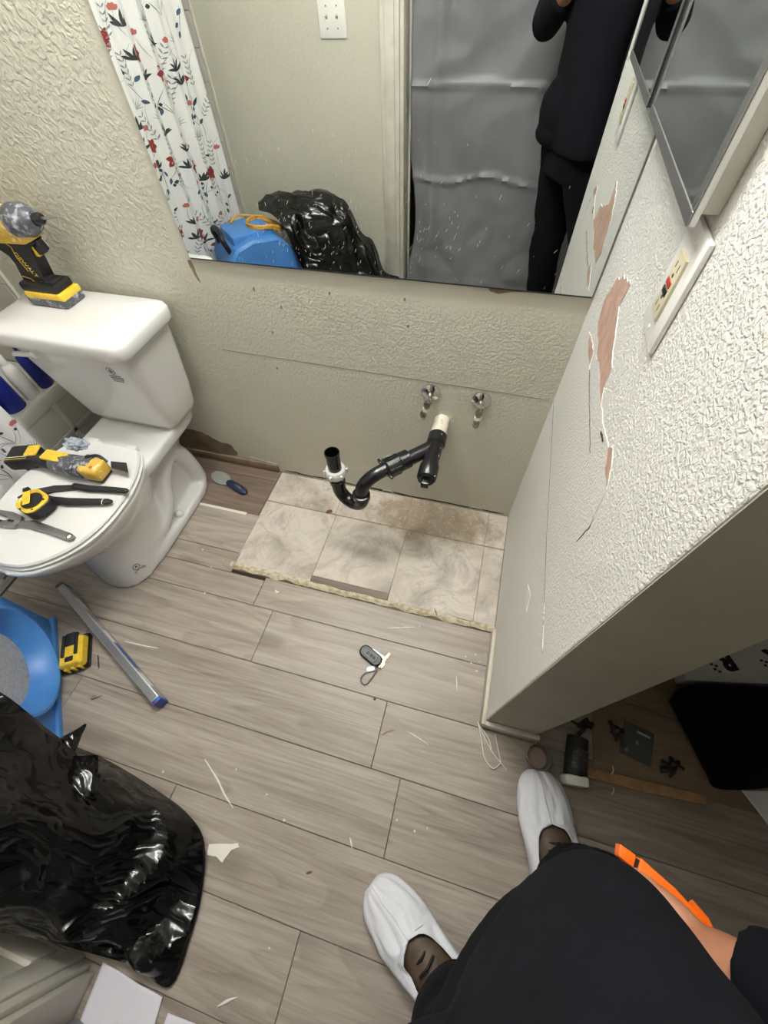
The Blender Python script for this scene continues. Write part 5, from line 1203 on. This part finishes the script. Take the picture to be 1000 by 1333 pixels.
for pts in ([(-0.017, -0.763), (0.005, -0.795), (0.035, -0.83), (0.077, -0.862)], [(-0.015, -0.765), (0.000, -0.81), (0.014, -0.85), (0.040, -0.868), (0.058, -0.85)], [(0.035, -0.781), (0.045, -0.81), (0.060, -0.85)], [(-0.012, -0.768), (0.02, -0.80), (0.03, -0.825)]):
    P_ = bez([(x, y, 0.003+0.006*abs(noise.noise((x*40, y*40, 0)))) for x, y in pts], 6); obj('strand', MB().tube(P_, 0.0015, 6), M_splinter, st, world=True)
pc = obj('paint_chip', MB().prism(ragged([(-0.652, -1.228), (-0.580, -1.206), (-0.572, -1.213), (-0.590, -1.222), (-0.600, -1.252), (-0.622, -1.245), (-0.645, -1.248)], 0.003, 4, 2), 0.001, 0.0035), M_chip, smooth=False)
tag(pc, 'torn white paint chip lying on the planks', 'paint chip')
random.seed(17)
crumbs = [(-1.02, -0.60), (-0.66, -1.06), (-0.86, -1.12), (-0.48, -1.13), (-0.14, -1.06), (-0.19, -1.05), (-0.11, -1.045), (-0.55, -1.09), (-0.42, -1.36), (-0.06, -0.60), (-0.035, -0.59), (-0.05, -0.57), (-0.04, -0.62), (-0.02, -0.56), (-0.08, -0.585), (-0.245, -0.525), (-0.24, -0.54), (-1.05, -0.50), (-1.02, -0.46), (-1.12, -0.44)]
for i, (x, y) in enumerate(crumbs):
    r = random.uniform(0.0022, 0.0042); bm = bmesh.new(); bmesh.ops.create_icosphere(bm, subdivisions=1, radius=r)
    for v in bm.verts: v.co = Vector((v.co.x*random.uniform(.7, 1.4), v.co.y*random.uniform(.7, 1.4), max(v.co.z, -r*0.5)+r*0.5))
    mb = MB(); mb.bm(bm); o = obj('plaster_crumb', mb, M_chip, smooth=False); o.location = (x, y, 0.0)
    where = 'beside the partition baseboard' if x > -0.1 and y > -0.7 else 'beside the toilet foot' if x < -1.0 else 'below the broken adhesive edge' if y > -0.6 else 'beside the shoe covers' if x > -0.2 else 'between the bag and the left shoe cover'
    tag(o, 'tiny white plaster crumb on the planks '+where, 'crumb', 'plaster crumbs '+where)
for i, (dx, dy) in enumerate(((0.115, -0.30), (0.118, -0.255))):
    pass

# ================================================================== CLOSET SIDE OF THE PARTITION
jr = thing('plastic_cup', 'small clear plastic cup on the floor at the partition end', 'cup', (0.150, -0.812, 0.0))
obj('wall', MB().lathe([(0.026, 0.0), (0.031, 0.045), (0.033, 0.046), (0.031, 0.047), (0.029, 0.044), (0.025, 0.004), (0.002, 0.003)], (0, 0, 1), (0, 0, 0), 24, cap=False), M_glassjar, jr)
obj('contents', MB().lathe([(0.0235, 0.005), (0.026, 0.022), (0.002, 0.024)], (0, 0, 1), (0, 0, 0), 20), pbr('pale_dregs', rgb(150, 130, 116), 0.4), jr)
ca = thing('caulk_canister', 'dark canister with white base lying beside the plastic cup', 'canister', (0.240, -0.80, 0.0))
obj('barrel', MB().tube([(0.255, -0.735, 0.030), (0.246, -0.83, 0.030)], 0.028, 20), M_blkrub, ca, world=True)
obj('label', MB().tube([(0.2535, -0.765, 0.030), (0.2485, -0.815, 0.030)], 0.0286, 20), pbr('dark_label', rgb(60, 58, 58), 0.4, var=(70, rgb(120, 116, 112), 0.55, 0.62)), ca, world=True)
obj('base_cap', MB().box((-0.030, -0.024, 0.0), (0.030, 0.0, 0.058), 0.006, M=Matrix.Translation((0.245, -0.830, 0.001)) @ Matrix.Rotation(0.1, 4, 'Z')), M_white, ca, world=True)
ws = obj('wood_strip', MB().prism([(0.285, -0.800), (0.42, -0.792), (0.585, -0.782), (0.588, -0.805), (0.43, -0.817), (0.286, -0.823)], 0.0035, 0.016, bev=0.002), M_wood, smooth=False)
tag(ws, 'raw wood strip along the edge of the brown boards', 'wood strip')
gp_ = thing('cover_plate', 'grey metal plate lying on the brown boards', 'plate', (0.425, -0.70, 0.003), radians(-12))
obj('panel', MB().box((-0.040, -0.045, 0.0), (0.040, 0.045, 0.003), 0.001, seg=1), pbr('dull_grey_metal', rgb(92, 96, 100), 0.5, 0.4), gp_)
for x, y in ((0.0, 0.0), (-0.024, -0.03)): obj('hole_rim', MB().lathe([(0.006, 0.003), (0.006, 0.005), (0.003, 0.006)], (0, 0, 1), (x, y, 0), 12), M_steel, gp_)
obj('slot_rim', MB().box((-0.006, 0.026, 0.003), (0.030, 0.032, 0.005)), M_alu, gp_, smooth=False)
def scrap(label, x, y, r, mat, seed, n=5, name='dark_scrap', cat='scrap', z0=0.003):
    t_ = thing(name, label, cat, (x, y, z0)); random.seed(seed)
    for k in range(n):
        a_ = random.uniform(0, 6.28); l_ = r*random.uniform(0.5, 1.1)
        p_ = [(-cos(a_)*l_*0.4, -sin(a_)*l_*0.4, 0.004), (cos(a_+0.5)*l_*0.3, sin(a_+0.5)*l_*0.3, 0.014*random.random()+0.006), (cos(a_)*l_, sin(a_)*l_, 0.004)]
        obj('twist', MB().tube(bez(p_, 4), random.uniform(0.003, 0.007), 7, flat=0.6), mat, t_)
scrap('tangle of dull fittings beside the grey plate', 0.365, -0.69, 0.035, M_darksteel, 4, 6)
scrap('black scraps between the grey plate and the black bag', 0.510, -0.735, 0.038, M_blk, 9, 7)
scrap('black scraps behind the dark canister', 0.275, -0.695, 0.035, M_blk, 12, 5)
sliver('curl of pale shaving on the raw wood strip', [(0.345, -0.80), (0.352, -0.79), (0.350, -0.775)], 0.002, M_splinter, 0.018, 'wood_shaving', 'shaving')
sliver('pale shaving on the hall plank below the wood strip', [(0.352, -0.845), (0.358, -0.835), (0.357, -0.825)], 0.002, M_splinter, 0.002, 'wood_shaving', 'shaving')
# printed white carton
CR = radians(12)
cx = thing('printed_carton', 'white carton with black printed letters behind the black bag', 'box', (0.548, -0.505, 0.0), CR)
obj('carton', MB().box((0.0, 0.0, 0.003), (0.62, 0.36, 0.060), 0.003), M_carton, cx)
obj('fold', MB().prism([(0.12, 0.13), (0.20, 0.17), (0.62, 0.19), (0.62, 0.21), (0.17, 0.20)], 0.060, 0.067, bev=0.002), M_carton, cx)
for x, y in ((0.135, 0.062), (0.285, 0.080), (0.435, 0.062), (0.06, 0.20), (0.30, 0.26)):
    text('printed_letter', 'R', 0.075, frame((x, y, 0.0604), (-0.96, -0.28, 0), (0.28, -0.96, 0)), M_ink, cx, 0.0002, bold=0.004, world=False)
    for k, (dx, dy) in enumerate(((-0.045, -0.030), (-0.038, -0.020), (-0.050, -0.016), (-0.034, -0.036))):
        obj('printed_mark', MB().box((x+dx, y+dy, 0.0601), (x+dx+0.008, y+dy+0.006, 0.0606)), M_ink, cx, smooth=False)
# slumped black cloth bag
bb_ = thing('cloth_bag', 'slumped black cloth bag on the brown boards', 'bag', (0.74, -0.60, 0.0))
BO = [(0.512, -0.566), (0.545, -0.524), (0.62, -0.503), (0.75, -0.476), (0.92, -0.442), (1.00, -0.50), (0.98, -0.62), (0.86, -0.69), (0.74, -0.722), (0.612, -0.762), (0.585, -0.728), (0.555, -0.660)]
P_ = bez([(x, y, 0) for x, y in BO+[BO[0]]], 8)[:-1]; c_ = Vector((0.75, -0.60, 0)); rings_ = []
for f_, z_ in ((0.93, 0.006), (0.99, 0.020), (1.0, 0.055), (0.985, 0.090), (0.93, 0.118), (0.80, 0.136), (0.55, 0.146), (0.25, 0.150), (0.02, 0.151)):
    rings_.append([Vector((c_.x+(p.x-c_.x)*f_, c_.y+(p.y-c_.y)*f_, max(0.005, z_+(0.012*noise.noise(Vector((p.x*9*f_, p.y*9*f_, 2)))-0.02*abs(noise.noise(Vector((p.x*6*f_, p.y*6*f_, 7)))) if z_ > 0.05 else 0)))) for p in P_])
obj('sack', MB().loft(rings_), M_pants, bb_, world=True, ang=60)
obj('strap', MB().tube(bez([(0.62, -0.62, 0.142), (0.68, -0.66, 0.158), (0.80, -0.65, 0.160), (0.86, -0.60, 0.150)], 6), 0.009, 10, flat=0.4), M_pants, bb_, world=True)
wt = sheet_of('white_wrapper', 'white wrapper on the floor beside the black cloth bag', 'wrapper', [(0.68, -0.745), (0.86, -0.70), (0.90, -0.78), (0.74, -0.82)], 0.004, M_paperw)
